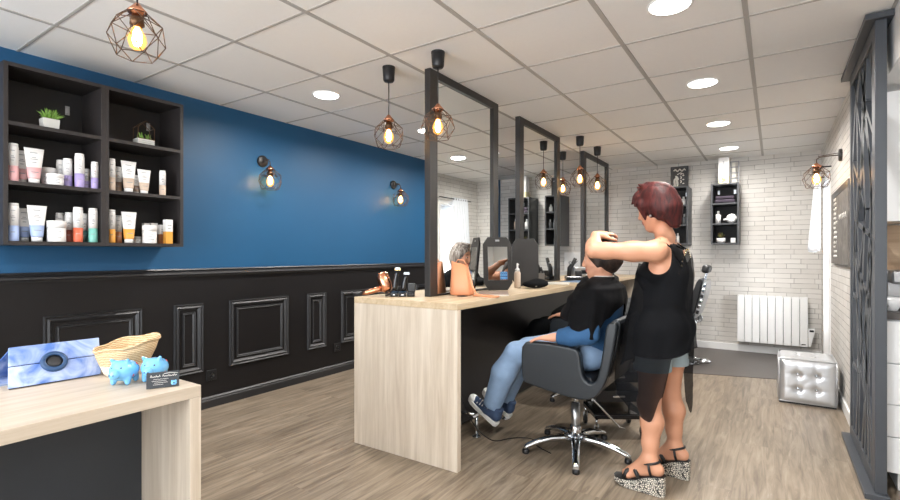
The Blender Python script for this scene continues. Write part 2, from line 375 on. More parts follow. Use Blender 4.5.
# ------------------------------------------------------------------ signed-distance figures
def smin(a, b, k):
    h = np.clip(0.5 + 0.5*(b-a)/k, 0, 1)
    return b*(1-h) + a*h - k*h*(1-h)
class SDF:
    def __init__(s): s.p = []
    def rc(s, a, ra, b, rb, k=0.02): s.p.append(('rc', np.array(a, float), ra, np.array(b, float), rb, k)); return s
    def chain(s, pts, k=0.02):
        for i in range(len(pts)-1): s.rc(pts[i][0], pts[i][1], pts[i+1][0], pts[i+1][1], k)
        return s
    def el(s, c, r, R=None, k=0.02): s.p.append(('el', np.array(c, float), np.array(r, float), R, k)); return s
    def cut(s, c, r, R=None, k=0.006): s.p.append(('cut', np.array(c, float), np.array(r, float), R, k)); return s
    def plane(s, p, n, k=0.0): s.p.append(('pl', np.array(p, float), np.array(n, float), k)); return s   # keep the side n points away from
    def grow(s, d): s.p.append(('grow', d)); return s
    def bounds(s):
        lo = np.full(3, 9e9); hi = -lo
        for q in s.p:
            if q[0] == 'rc':
                lo = np.minimum(lo, np.minimum(q[1]-q[2], q[3]-q[4])); hi = np.maximum(hi, np.maximum(q[1]+q[2], q[3]+q[4]))
            elif q[0] == 'el':
                m = q[2].max(); lo = np.minimum(lo, q[1]-m); hi = np.maximum(hi, q[1]+m)
        return lo - 0.04, hi + 0.04
    def mesh(s, vox):
        lo, hi = s.bounds()
        n = np.ceil((hi-lo)/vox).astype(int)+1
        ax = [lo[i]+vox*np.arange(n[i]) for i in range(3)]
        F = np.full(n, 0.2, np.float32)
        def local(a, b, pad):
            i0 = np.maximum(((a-pad-lo)/vox).astype(int), 0); i1 = np.minimum(((b+pad-lo)/vox).astype(int)+2, n)
            sl = tuple(slice(i0[i], i1[i]) for i in range(3))
            X, Y, Z = np.meshgrid(ax[0][sl[0]], ax[1][sl[1]], ax[2][sl[2]], indexing='ij', sparse=True)
            return sl, X, Y, Z
        def elf(q, X, Y, Z):
            c, r, R = q[1], q[2], q[3]
            x, y, z = X-c[0], Y-c[1], Z-c[2]
            if R is not None:
                x, y, z = (R[0][0]*x+R[0][1]*y+R[0][2]*z, R[1][0]*x+R[1][1]*y+R[1][2]*z, R[2][0]*x+R[2][1]*y+R[2][2]*z)
            k0 = np.sqrt((x/r[0])**2+(y/r[1])**2+(z/r[2])**2); k1 = np.sqrt((x/r[0]**2)**2+(y/r[1]**2)**2+(z/r[2]**2)**2)+1e-9
            return k0*(k0-1)/k1
        for q in s.p:
            if q[0] == 'rc':
                _, a, ra, b, rb, k = q
                sl, X, Y, Z = local(np.minimum(a, b)-max(ra, rb), np.maximum(a, b)+max(ra, rb), k+3*vox)
                d = b-a; L = max(d.dot(d), 1e-9)
                t = np.clip(((X-a[0])*d[0]+(Y-a[1])*d[1]+(Z-a[2])*d[2])/L, 0, 1)
                D = np.sqrt((X-a[0]-t*d[0])**2+(Y-a[1]-t*d[1])**2+(Z-a[2]-t*d[2])**2)-(ra+(rb-ra)*t)
                F[sl] = smin(F[sl], D, k)
            elif q[0] == 'el':
                m = q[2].max(); sl, X, Y, Z = local(q[1]-m, q[1]+m, q[4]+3*vox)
                F[sl] = smin(F[sl], elf(q, X, Y, Z), q[4])
            elif q[0] == 'cut':
                m = q[2].max(); sl, X, Y, Z = local(q[1]-m, q[1]+m, 0.03)
                F[sl] = -smin(-F[sl], elf(q, X, Y, Z), q[4])
            elif q[0] == 'pl':
                X, Y, Z = np.meshgrid(*ax, indexing='ij', sparse=True)
                D = (X-q[1][0])*q[2][0]+(Y-q[1][1])*q[2][1]+(Z-q[1][2])*q[2][2]
                F = np.maximum(F, D).astype(np.float32)
            elif q[0] == 'grow':
                F = F - q[1]
        F[0], F[-1] = 0.1, 0.1; F[:, 0], F[:, -1] = 0.1, 0.1; F[:, :, 0], F[:, :, -1] = 0.1, 0.1
        # naive surface nets
        ins = F < 0
        c = [(i, j, k) for i in (0,1) for j in (0,1) for k in (0,1)]
        nn = F.shape
        sub = lambda A, o: A[o[0]:nn[0]-1+o[0], o[1]:nn[1]-1+o[1], o[2]:nn[2]-1+o[2]]
        cnt = sum(sub(ins, o).astype(np.int8) for o in c)
        act = (cnt > 0) & (cnt < 8)
        ids = np.argwhere(act)
        idx = np.full(act.shape, -1, np.int64); idx[act] = np.arange(len(ids))
        acc = np.zeros((len(ids), 3)); num = np.zeros(len(ids))
        for a in c:
            for d in range(3):
                if a[d] == 1: continue
                b = list(a); b[d] = 1
                fa = F[ids[:,0]+a[0], ids[:,1]+a[1], ids[:,2]+a[2]]; fb = F[ids[:,0]+b[0], ids[:,1]+b[1], ids[:,2]+b[2]]
                cr = (fa < 0) != (fb < 0)
                t = np.where(cr, fa/np.where(cr, fa-fb, 1), 0)
                p = np.array(a)[None, :]*np.ones((len(ids), 1)); p[:, d] += t
                acc[cr] += p[cr]; num[cr] += 1
        V = lo + vox*(ids + acc/num[:, None])
        Q = []
        for d in range(3):
            e = [1 if i == d else 0 for i in range(3)]
            A = ins[:nn[0]-e[0], :nn[1]-e[1], :nn[2]-e[2]]; B = ins[e[0]:, e[1]:, e[2]:]
            ed = np.argwhere(A != B); sg = A[ed[:,0], ed[:,1], ed[:,2]]
            o1, o2 = [(1, 2), (2, 0), (0, 1)][d]
            u = np.zeros(3, int); u[o1] = 1; w = np.zeros(3, int); w[o2] = 1
            ok = (ed[:, o1] > 0) & (ed[:, o2] > 0)
            ed = ed[ok]; sg = sg[ok]
            g = lambda p: idx[p[:,0], p[:,1], p[:,2]]
            q = np.stack([g(ed-u-w), g(ed-w), g(ed), g(ed-u)], 1)
            q[~sg] = q[~sg][:, ::-1]
            Q.append(q)
        return V, np.concatenate(Q)
    def build(s, name, vox, mats, parent, paint=None, relax=2):
        V, Q = s.mesh(vox)
        for _ in range(relax):                       # light smoothing
            A = np.zeros_like(V); N = np.zeros(len(V))
            for i in range(4):
                a, b = Q[:, i], Q[:, (i+1) % 4]
                np.add.at(A, a, V[b]); np.add.at(N, a, 1); np.add.at(A, b, V[a]); np.add.at(N, b, 1)
            V = V*0.5 + 0.5*A/np.maximum(N, 1)[:, None]
        off = np.zeros(3); q = parent
        while q is not None: off += np.array(q.location); q = q.parent
        me = bpy.data.meshes.new(name)
        W = V - off
        me.vertices.add(len(W)); me.vertices.foreach_set('co', W.ravel())
        me.loops.add(Q.size); me.loops.foreach_set('vertex_index', Q.ravel().astype(np.int32))
        me.polygons.add(len(Q)); me.polygons.foreach_set('loop_start', np.arange(0, Q.size, 4, dtype=np.int32))
        me.update(calc_edges=True); me.validate()
        me.polygons.foreach_set('use_smooth', [True]*len(me.polygons))
        for mm in mats: me.materials.append(M[mm])
        if paint is not None:
            C = V[Q].mean(1); me.polygons.foreach_set('material_index', paint(C).astype(np.int32))
        me.update()
        o = bpy.data.objects.new(name, me); COL.objects.link(o)
        if parent: o.parent = parent
        return o

# ------------------------------------------------------------------ camera
H = 2.424
XL, XR, YB, YF, XE = -3.734, 0.455, 7.085, -2.2, 2.3      # left wall, right wall, back wall, shop front, kitchen side
cam = bpy.data.cameras.new('camera'); co = bpy.data.objects.new('camera', cam); COL.objects.link(co)
cam.sensor_width = 36.0; cam.lens = 485.8/900*36.0; cam.shift_y = 3.4/900.0; cam.clip_start = 0.02
co.location = (0, 0, 1.224); co.rotation_euler = (PI/2, 0, 0.5886)
SC.camera = co

# ------------------------------------------------------------------ the setting
b = MB(); b.box((XL-.1, YF-.1, -.1), (XE+.1, YB+.1, 0), 'floor'); struct(b, 'floor')
b = MB(); b.prism([(XL, 5.16), (-1.2, 5.36), (XR, 5.80), (XR, YB), (XL, YB)], 0.0, 0.004, 'vinyl', 'z'); o = struct(b, 'floor_barber_area')
# ceiling with its grid of bars
b = MB(); b.box((XL-.1, YF-.1, H), (XE+.1, YB+.1, H+.1), 'ceil')
sx, sy = 0.6054, 0.6352
x = -2.6206*1.2 - sx
while x < XE:
    if x > XL: b.box((x-.012, YF, H-.004), (x+.012, YB, H+.002), 'tbar')
    x += sx
y = 0.8095*1.2 - 5*sy
while y < YB:
    if y > YF: b.box((XL, y-.0075, H-.003), (XE, y+.0075, H+.002), 'tbar')
    y += sy
struct(b, 'ceiling')
# left wall
b = MB(); b.box((XL-.12, YF-.1, 1.06), (XL, YB+.1, H), 'blue'); b.box((XL-.12, YF-.1, 0), (XL, YB+.1, 1.06), 'blackwall'); struct(b, 'wall_left')
b = MB()
b.prism([(XL, 1.108), (XL+.016, 1.108), (XL+.022, 1.098), (XL+.014, 1.088), (XL+.030, 1.078), (XL+.034, 1.066), (XL+.018, 1.056), (XL+.012, 1.046), (XL, 1.046)], YF, YB, 'blacktrim', 'y')
struct(b, 'trim_1')
b = MB(); b.prism([(XL, 0), (XL+.016, 0), (XL+.016, .058), (XL+.010, .068), (XL+.012, .076), (XL, .088)], YF, YB, 'blacktrim', 'y'); struct(b, 'baseboard_left')
panels = [(-1.62, -1.04), (-.80, -.57), (-.34, .22), (.64, .87), (1.093, 1.655), (1.872, 2.098), (2.316, 2.90), (3.119, 3.357), (3.56, 4.14), (4.36, 4.60), (4.82, 5.40), (5.62, 5.85), (6.07, 6.65)]
def moulding(b, y0, y1, z0, z1, w, d):
    pr = [(0, 0), (w*.15, d), (w*.38, d*.55), (w*.62, d), (w*.82, d*.5), (w, 0)]
    R = []
    for (cy, cz, sy_, sz_) in ((y0, z0, 1, 1), (y1, z0, -1, 1), (y1, z1, -1, -1), (y0, z1, 1, -1)):
        R.append([(XL+q[1], cy+sy_*q[0], cz+sz_*q[0]) for q in pr])
    R.append(R[0]); b.rings(R, 'blacktrim', cap=False, smooth=False, closed=False)
for i, (y0, y1) in enumerate(panels):
    b = MB(); moulding(b, y0, y1, .295, .835, .046, .017); m2 = .062; moulding(b, y0+m2, y1-m2, .295+m2, .835-m2, .022, .010)
    struct(b, 'trim_%d' % (i+2))
# back wall
b = MB(); b.box((XL-.1, YB, 0), (XE, YB+.12, H), 'brick_xz'); struct(b, 'wall_back')
b = MB(); b.box((XL, YB-.014, 0), (XR, YB, .088), 'white'); struct(b, 'baseboard_back', bev=.003)
# right wall with the glazed door near the corner, alcove for the kitchenette
DY0, DY1, DZ = 5.98, 6.62, 1.98
b = MB()
b.box((XR, 3.98, 0), (XR+.16, DY0, H), 'brick_yz'); b.box((XR, DY1, 0), (XR+.16, YB, H), 'brick_yz'); b.box((XR, DY0, DZ), (XR+.16, DY1, H), 'brick_yz')
struct(b, 'wall_right')
b = MB(); b.box((XR-.013, 3.98, 0), (XR, DY0-.05, .088), 'white'); struct(b, 'baseboard_right', bev=.003)
b = MB()
b.box((XR-.012, DY0-.05, 0), (XR+.158, DY0+.012, DZ+.05), 'white'); b.box((XR-.012, DY1-.012, 0), (XR+.158, DY1+.05, DZ+.05), 'white'); b.box((XR-.012, DY0+.012, DZ-.012), (XR+.158, DY1-.012, DZ+.05), 'white')
struct(b, 'trim_20')
d1 = MB(); X0, X1 = XR+.10, XR+.15; DY0 += .0125; DY1 -= .0125; DZ -= .0125
d1.box((X0, DY0, 0), (X1, DY0+.07, DZ), 'whitegloss'); d1.box((X0, DY1-.07, 0), (X1, DY1, DZ), 'whitegloss'); d1.box((X0, DY0+.07, DZ-.08), (X1, DY1-.07, DZ), 'whitegloss'); d1.box((X0, DY0+.07, 0), (X1, DY1-.07, .45), 'whitegloss')
door = struct(d1, 'door_1'); g = MB(); g.box((X0+.02, DY0+.07, .45), (X0+.026, DY1-.07, DZ-.08), 'glass'); g.build('pane', door)
g = MB(); g.tube([(X0, DY0+.035, 1.0), (X0-.04, DY0+.035, 1.0), (X0-.04, DY0+.14, 1.0)], .009, 'steel'); g.build('door_handle', door)
# wall over the alcove, alcove walls, kitchen side
b = MB(); b.box((.49, YF, 2.15), (.62, 3.98, H), 'white'); b.box((.49, YF, 0), (.62, .9, 2.15), 'white'); struct(b, 'wall_alcove')
b = MB(); b.box((XR+.16, 3.98, 0), (XE, 4.10, H), 'white'); struct(b, 'wall_kitchen_back')
b = MB(); b.box((XE, .9, 0), (XE+.1, 4.1, H), 'white'); b.box((.62, .8, 0), (XE, .9, H), 'white'); struct(b, 'wall_kitchen_side')
# shop front behind the viewpoint : glazed
b = MB(); b.box((XL-.1, YF-.15, 0), (XL+.25, YF, H), 'white'); b.box((.25, YF-.15, 0), (.62, YF, H), 'white'); b.box((XL+.25, YF-.15, 2.25), (.25, YF, H), 'white'); b.box((XL+.25, YF-.15, 0), (.25, YF, .25), 'white')
struct(b, 'wall_front')
b = MB()
for xx in (XL+.25, -2.45, -1.15, .19): b.box((xx, YF-.10, .25), (xx+.06, YF-.04, 2.25), 'frame')
b.box((XL+.31, YF-.10, .25), (.19, YF-.04, .31), 'frame'); b.box((XL+.31, YF-.10, 2.19), (.19, YF-.04, 2.25), 'frame')
w = struct(b, 'window_1'); g = MB(); g.box((XL+.31, YF-.075, .31), (.19, YF-.069, 2.19), 'glass'); g.build('pane', w)

# ------------------------------------------------------------------ lights
def area(name, loc, size, power, color, rot=(0,0,0), shape='DISK', size_y=None):
    l = bpy.data.lights.new(name, 'AREA'); l.shape = shape; l.size = size; l.energy = power; l.color = color
    if size_y: l.size_y = size_y
    o = bpy.data.objects.new(name, l); COL.objects.link(o); o.location = loc; o.rotation_euler = rot
    return o
def point(name, loc, power, color, r=.03):
    l = bpy.data.lights.new(name, 'POINT'); l.energy = power; l.color = color; l.shadow_soft_size = r
    o = bpy.data.objects.new(name, l); COL.objects.link(o); o.location = loc
    return o
W = bpy.data.worlds.new('overcast'); SC.world = W; W.use_nodes = True
bg = W.node_tree.nodes['Background']; bg.inputs[0].default_value = (0.90, 0.95, 1.0, 1); bg.inputs[1].default_value = 9.5
for nm, loc, s1, s2, r in (('portal_shop_front', ((XL+.25+.25)/2, YF-.03, 1.25), 3.7, 1.95, (PI/2, 0, 0)), ('portal_glazed_door', (XR+.09, (DY0+DY1)/2, 1.2), .5, 1.45, (0, PI/2, 0))):
    o = area(nm, loc, s1, 1, (1,1,1), r, 'RECTANGLE', s2); o.data.cycles.is_portal = True

def downlight(x, y, label, power=19):
    t = thing('ceiling_downlight', label, 'ceiling light', (x, y, H), 'round downlights in the ceiling')
    b = MB(); b.lathe([(.090, -.001), (.096, -.007), (.104, -.004), (.104, .003)], 'white', (x, y, H), 28, cap=False); b.build('trim_ring', t)
    b = MB(); b.lathe([(.0, -.006), (.090, -.006), (.090, -.001)], 'diffuser', (x, y, H), 28, cap=False); b.build('diffuser', t)
    o = area('downlight_or_fill', (x, y, H-.012), .17, power*(.6 if y > 6 else 1), (1, .965, .92)); o.data.spread = 2.9
for x, y, l in ((-.42, 2.54, 'largest round white ceiling downlight, at the top edge of the photo'),
                (-.42, 3.83, 'round ceiling downlight second nearest in the right-hand row'),
                (-.43, 5.11, 'round ceiling downlight third nearest in the right-hand row of four'),
                (-.43, 6.36, 'small round ceiling downlight farthest back, above the tall white box'),
                (-2.82, 2.54, 'round ceiling downlight on its own near the blue wall, left of the hanging lamps'),
                (-2.82, 3.83, 'round downlight over the far aisle, half hidden by the left post of the nearest mirror'),
                (-2.82, 5.11, 'round downlight seen as a bright dot in the gap between the first two mirrors')):
    downlight(x, y, l)
area('downlight_or_fill', (-.42, 1.0, H-.012), .17, 16, (1, .965, .92)); area('downlight_or_fill', (-2.82, -.2, H-.012), .17, 16, (1, .965, .92)); area('downlight_or_fill', (-.9, -1.0, H-.012), .17, 16, (1, .965, .92)); area('downlight_or_fill', (1.3, 2.2, H-.012), .17, 12, (1, .965, .92))  # unseen fill lamps without fittings, added around the camera and kitchenette

def cage(c, R=.1, rot=0.0, parent=None):
    lv = [(.036, .088, 6, 0), (.088, .040, 6, .5), (.100, -.020, 6, 0), (.070, -.082, 6, .5)]
    P = [[(c[0]+r*R/.1*math.cos(2*PI*(j+o)/n+rot), c[1]+r*R/.1*math.sin(2*PI*(j+o)/n+rot), c[2]+z*R/.1) for j in range(n)] for r, z, n, o in lv]
    b = MB(); E = []
    for i in range(4):
        for j in range(6):
            if i in (0, 1, 3): E.append((P[i][j], P[i][(j+1) % 6]))
            if i < 3:
                o = lv[i][3]; k = (j if o == 0 else (j+1) % 6)
                E.append((P[i][j], P[i+1][k])); E.append((P[i][j], P[i+1][(k-1) % 6]))
    for p, q in E: b.tube([p, q], .0019, 'wire', 5)
    return b.build('wire_cage', parent)
def bulb_parts(c, parent):
    b = MB(); b.lathe([(.012, .075), (.024, .07), (.026, .04), (.018, .036), (.016, .03)], 'bronze', c, 14); b.build('socket', parent)
    b = MB(); b.lathe([(.013, .034), (.018, .022), (.030, -.002), (.033, -.022), (.026, -.045), (.010, -.058), (.001, -.061)], 'bulb', c, 16); o = b.build('bulb', parent)
    b = MB()
    for j in range(6):
        a = j*PI/3; P = lambda r, z: (c[0]+r*math.cos(a), c[1]+r*math.sin(a), c[2]+z)
        b.tube([P(.004, .028), P(.012, .012), P(.015, -.02), P(.008, -.04)], .0030, 'filament', 5)
    b.build('filament', o)
def pendant(x, y, zc, label, rot=0.0):
    t = thing('pendant_lamp', label, 'hanging lamp', (x, y, H), 'wire cage pendant lamps')
    b = MB(); b.lathe([(.034, -.006), (.040, -.012), (.036, -.085), (.030, -.095), (.004, -.097)], 'black', (x, y, H), 20); b.lathe([(.041, 0), (.041, -.01)], 'black', (x, y, H), 20); b.build('canopy', t)
    b = MB(); b.tube([(x, y, H-.095), (x, y, zc+.115)], .0035, 'black', 8); b.build('cord', t)
    c = (x, y, zc)
    b = MB(); b.lathe([(.004, .128), (.010, .124), (.018, .112), (.036, .092), (.034, .088), (.012, .072)], 'copper', c, 16); b.build('lamp_collar', t)
    bulb_parts(c, t); cage(c, .1, rot, t)
pendant(-2.07, .90, 2.075, 'wire cage pendant lamp over the reception desk, largest and nearest', .35)
pendant(-2.065, 2.383, 1.99, 'wire cage pendant lamp hanging just left of the nearest mirror', .1)
pendant(-1.667, 2.368, 1.99, 'wire cage pendant lamp hanging in front of the nearest mirror frame', .6)
pendant(-1.66, 4.89, 2.0, 'wire cage pendant lamp hanging between the second and third mirrors, higher of the two there', .2)
pendant(-1.66, 5.48, 2.0, 'wire cage pendant lamp hanging in front of the farthest mirror', .5)
pendant(-2.08, 5.52, 2.0, 'wire cage pendant lamp just right of the second mirror, partly behind its edge', .8)
def sconce(px, y, z, out, ax, label):
    t = thing('wall_lamp', label, 'wall lamp', (px, y, z), 'wire cage wall lamps')
    b = MB(); T = Matrix.Translation((px, y, z)) @ Matrix.Rotation(ax*PI/2, 4, 'Y')
    b.lathe([(.050, 0), (.050, .016), (.044, .022), (.001, .024)], 'frame', n=24, T=T); b.build('wall_plate', t)
    ex = px + ax*out
    b = MB(); b.tube([(px+ax*.02, y, z), (px+ax*out*.6, y, z+.0), (ex-ax*.02, y, z-.004), (ex, y, z-.02), (ex, y, z-.05)], .0042, 'wire', 8); b.tube([(px+ax*.02, y, z+.018), (ex-ax*.01, y, z+.004)], .0028, 'wire', 6); b.build('arm', t)
    c = (ex, y, z-.17)
    b = MB(); b.lathe([(.006, .122), (.016, .112), (.036, .092), (.034, .088), (.012, .072)], 'copper', c, 16); b.build('lamp_collar', t)
    bulb_parts(c, t); cage(c, .1, .3, t)
sconce(XL, 2.626, 2.03, .115, 1, 'wire cage wall lamp on the blue wall, nearer to the shelves')
sconce(XL, 4.385, 2.03, .115, 1, 'wire cage wall lamp on the blue wall, farther along, left of the hanging lamp')
sconce(XR, 5.02, 2.02, .165, -1, 'wire cage wall lamp on the right white brick wall beside the dark screen')

# ------------------------------------------------------------------ wall shelf unit with products
def shelf_unit(y0, y1, label):
    xf, z0, z1 = -3.437, 1.27, 2.262
    t = thing('wall_shelf_unit', label, 'wall shelf', (XL, y0, z0), 'black-brown shelf units on the blue wall')
    p = .021
    b = MB(); b.box((XL, y0, z0), (xf, y0+p, z1), 'shelf'); b.build('side_panel', t, bev=.001); b = MB(); b.box((XL, y1-p, z0), (xf, y1, z1), 'shelf'); b.build('side_panel', t, bev=.001)
    b = MB(); b.box((XL, y0+p, z1-p), (xf, y1-p, z1), 'shelf'); b.build('top_panel', t); b = MB(); b.box((XL, y0+p, z0), (xf, y1-p, z0+p), 'shelf'); b.build('bottom_panel', t)
    b = MB(); b.box((XL, y0+p, z0+p), (XL+.008, y1-p, z1-p), 'shelf_in'); b.build('back_panel', t)
    for z in (1.598, 1.922): b = MB(); b.box((XL+.008, y0+p, z), (xf, y1-p, z+p), 'shelf'); b.build('shelf_board', t)
    b = MB(); yy = y1-p-.09; b.box((XL+.008, yy, 2.10), (XL+.014, yy+.022, 2.155), 'steel'); b.box((XL+.012, yy+.006, 2.112), (XL+.03, yy+.016, 2.14), 'steel'); b.build('hanging_bracket', t)
shelf_unit(.836, 1.3135, 'left black-brown wall shelf unit with a grey-potted succulent on top tier')
shelf_unit(1.3135, 1.791, 'right black-brown wall shelf unit with the wire house terrarium on top tier')
TIER = (1.291, 1.619, 1.943)
COLS = {'pink': (232, 180, 182), 'blue': (168, 188, 228), 'lav': (176, 162, 214), 'red': (222, 108, 78), 'brick': (150, 76, 62), 'teal': (120, 190, 178), 'teal_dark': (70, 112, 112), 'sand': (206, 186, 168), 'brown': (150, 126, 110), 'amber': (232, 164, 72), 'rust': (166, 108, 70), 'grey': (176, 178, 182), 'cream': (228, 222, 178)}
for k, c in COLS.items(): M['c_'+k] = mat(k+'_print', c, .4, var=.03)
def print_lines(b, x, y, r, zs, w=.5):
    for i, z in enumerate(zs):
        ww = w*(1 if i % 2 == 0 else .6); n = 4
        vs = []
        for j in range(n+1):
            a = -.35 + ww*(j/n-.5)*1.6
            vs += [(x+(r+.0006)*math.cos(a), y+(r+.0006)*math.sin(a), z), (x+(r+.0006)*math.cos(a), y+(r+.0006)*math.sin(a), z+.0035)]
        b.add(vs, [(2*j, 2*j+2, 2*j+3, 2*j+1) for j in range(n)], 'ink')
def bottle(x, y, z, r, h, c, label, group):
    t = thing('shampoo_bottle', label, 'bottle', (x, y, z), group)
    b = MB(); hb = h*.93
    b.lathe([(r*.94, 0), (r, .004), (r, hb*.44)], 'c_'+c, (x, y, z), 20, cap=True); b.lathe([(r, hb*.44), (r, hb-.006), (r*.95, hb)], 'prod', (x, y, z), 20)
    print_lines(b, x, y, r, (z+hb*.86, z+hb*.70, z+hb*.66, z+hb*.58, z+hb*.25)); b.build('bottle_body', t)
    b = MB(); b.lathe([(r*.93, hb), (r*.93, h-.002), (r*.88, h)], 'prod', (x, y, z), 20); b.build('cap', t)
def jar(x, y, z, r, h, c, label, group):
    t = thing('hair_mask_jar', label, 'jar', (x, y, z), group)
    b = MB(); b.lathe([(r*.92, 0), (r*.97, .004), (r*.97, h*.66)], 'prod', (x, y, z), 24); print_lines(b, x, y, r*.97, (z+h*.48, z+h*.36, z+h*.2), .7); b.build('jar_body', t)
    b = MB(); b.lathe([(r, h*.66), (r, h-.004), (r*.96, h)], 'prod' if c != 'grey' else 'c_grey', (x, y, z), 24); b.build('lid', t)
def cream_tube(x, y, z, r, h, c, label, group):
    t = thing('cream_tube', label, 'tube', (x, y, z), group)
    b = MB(); b.lathe([(r*.72, 0), (r*.74, h*.13)], 'prod', (x, y, z), 18); b.build('cap', t)
    b = MB(); n = 20; R = []
    for k, q in enumerate((.13, .16, .45, .46, .75, 1.0)):
        f = (q-.13)/.87
        ry = r*(.80+.55*f); rx = r*(.80*(1-f)+.05)
        R.append([(x+rx*math.cos(2*PI*j/n), y+ry*math.sin(2*PI*j/n), z+h*q) for j in range(n)])
    b.rings(R[:3], 'c_'+c); b.rings(R[2:], 'prod')
    for i, q in enumerate((.86, .72, .67, .58, .3)):
        f = (q-.13)/.87; rx = r*(.80*(1-f)+.05)+.0012
        w = r*(.5 if i % 2 == 0 else .3); b.add([(x+rx, y-w-.004, z+h*q), (x+rx, y+w-.004, z+h*q), (x+rx-.0005, y+w-.004, z+h*(q+.02)), (x+rx-.0005, y-w-.004, z+h*(q+.02))], [(0, 1, 2, 3)], 'ink')
    b.build('tube_body', t)
def pbox(x, y, z, w, h, c, label, group):
    t = thing('product_box', label, 'box', (x, y, z), group)
    b = MB(); b.box((x-w, y-w, z), (x+w, y+w, z+h*.5), 'c_'+c); b.box((x-w, y-w, z+h*.5), (x+w, y+w, z+h), 'prod')
    b.box((x+w, y-w*.6, z+h*.75), (x+w+.0006, y+w*.6, z+h*.78), 'ink'); b.box((x+w, y-w*.5, z+h*.62), (x+w+.0006, y+w*.3, z+h*.65), 'ink'); b.build('carton', t, bev=.001)
def yat(u, x):
    d = (u-450)/485.8; s, c = math.sin(.5886), math.cos(.5886); return x*(c+d*s)/(-s+d*c)
G1, G2, G3, G4 = 'pink and lavender hair products, left unit middle tier', 'blue, red and teal hair products, left unit bottom tier', 'beige hair products, right unit middle tier', 'orange hair products, right unit bottom tier'
F, B_ = -3.478, -3.56     # front row, second row
Z1, Z2 = TIER[1], TIER[0]
bottle(F, 0.887, Z1, 0.0235, 0.208, 'pink', 'white and pink bottle at the far left of the middle tier, left shelf unit', G1)
cream_tube(B_, 0.947, Z1, 0.026, 0.19, 'pink', 'pink tube standing behind the front pink tube, left shelf unit', G1)
cream_tube(F, 0.978, Z1, 0.034, 0.198, 'pink', 'large white and pink tube, in front, second from left on the middle tier', G1)
jar(B_, 1.07, Z1, 0.037, 0.108, 'prod', 'taller pale jar behind the low white jar, middle tier of left unit', G1)
jar(F, 1.074, Z1, 0.043, 0.065, 'prod', 'low white jar in front on the middle tier of left unit', G1)
bottle(-3.567, 1.129, Z1, 0.021, 0.165, 'grey', 'slim grey-white bottle behind the lavender bottles, nearest the jars', G1)
bottle(-3.52, 1.148, Z1, 0.0235, 0.172, 'lav', 'shorter lavender bottle right of the white jars, middle tier', G1)
bottle(F, 1.194, Z1, 0.0245, 0.204, 'lav', 'tallest white and lavender bottle in the middle of its tier', G1)
bottle(B_, 1.259, Z1, 0.018, 0.13, 'lav', 'small lavender bottle behind, right of the tallest lavender one', G1)
bottle(-3.474, 1.271, Z1, 0.0195, 0.166, 'lav', 'lavender bottle at the right end of the middle tier, left unit', G1)
bottle(F, 0.889, Z2, 0.0235, 0.209, 'blue', 'white and pale blue bottle at the far left of the bottom tier', G2)
cream_tube(B_, 0.958, Z2, 0.026, 0.19, 'blue', 'pale blue tube standing behind the front blue tube, bottom tier', G2)
cream_tube(F, 0.991, Z2, 0.034, 0.204, 'blue', 'large white and blue tube in front on the bottom tier', G2)
jar(F, 1.081, Z2, 0.046, 0.122, 'prod', 'big white jar between the blue tube and the red bottle, bottom tier', G2)
bottle(-3.60, 1.135, Z2, 0.021, 0.178, 'grey', 'grey-topped bottle behind the big white jar, bottom tier', G2)
bottle(-3.545, 1.163, Z2, 0.021, 0.18, 'brick', 'brick-brown bottle just left of the orange-red bottle', G2)
bottle(F, 1.186, Z2, 0.0245, 0.21, 'red', 'white and orange-red bottle, bottom tier of left unit', G2)
bottle(B_, 1.25, Z2, 0.019, 0.18, 'teal_dark', 'dark teal bottle behind, between the red and teal bottles', G2)
bottle(-3.474, 1.2625, Z2, 0.024, 0.209, 'teal', 'white and teal bottle at the right end of the bottom tier, left unit', G2)
bottle(F, 1.364, Z1, 0.0205, 0.202, 'sand', 'white and beige bottle at the left end of the middle tier, right unit', G3)
bottle(B_, 1.433, Z1, 0.021, 0.168, 'brown', 'brown-grey bottle behind the beige bottle, right unit', G3)
cream_tube(F, 1.461, Z1, 0.034, 0.201, 'sand', 'large white and beige tube on the middle tier, right unit', G3)
cream_tube(B_, 1.54, Z1, 0.026, 0.13, 'brown', 'small brown-grey tube behind, between the two beige tubes', G3)
cream_tube(F, 1.554, Z1, 0.031, 0.16, 'sand', 'smaller white and beige tube, right of the large beige tube', G3)
bottle(F, 1.671, Z1, 0.02, 0.17, 'sand', 'small beige bottle standing alone at the right of the middle tier', G3)
bottle(F, 1.364, Z2, 0.0205, 0.208, 'amber', 'white and amber bottle at the left end of the bottom tier, right unit', G4)
bottle(B_, 1.433, Z2, 0.021, 0.18, 'rust', 'rust-brown bottle behind, next to the amber bottle', G4)
cream_tube(F, 1.463, Z2, 0.034, 0.201, 'amber', 'large white and amber tube on the bottom tier, right unit', G4)
jar(-3.535, 1.539, Z2, 0.024, 0.045, 'grey', 'small grey jar right of the amber tube', G4)
jar(F, 1.588, Z2, 0.043, 0.12, 'prod', 'large white jar on the bottom tier of the right unit', G4)
pbox(-3.585, 1.612, Z2, 0.017, 0.14, 'brown', 'small box behind the large white jar, left one of two', G4)
pbox(-3.585, 1.659, Z2, 0.021, 0.142, 'grey', 'small grey-topped box behind the large white jar, right one of two', G4)
pbox(-3.532, 1.690, Z2, 0.018, 0.13, 'rust', 'rust-brown box behind, left of the tall amber box', G4)
pbox(F, 1.706, Z2, 0.022, 0.165, 'amber', 'tall white and amber box at the right end of the bottom tier', G4)
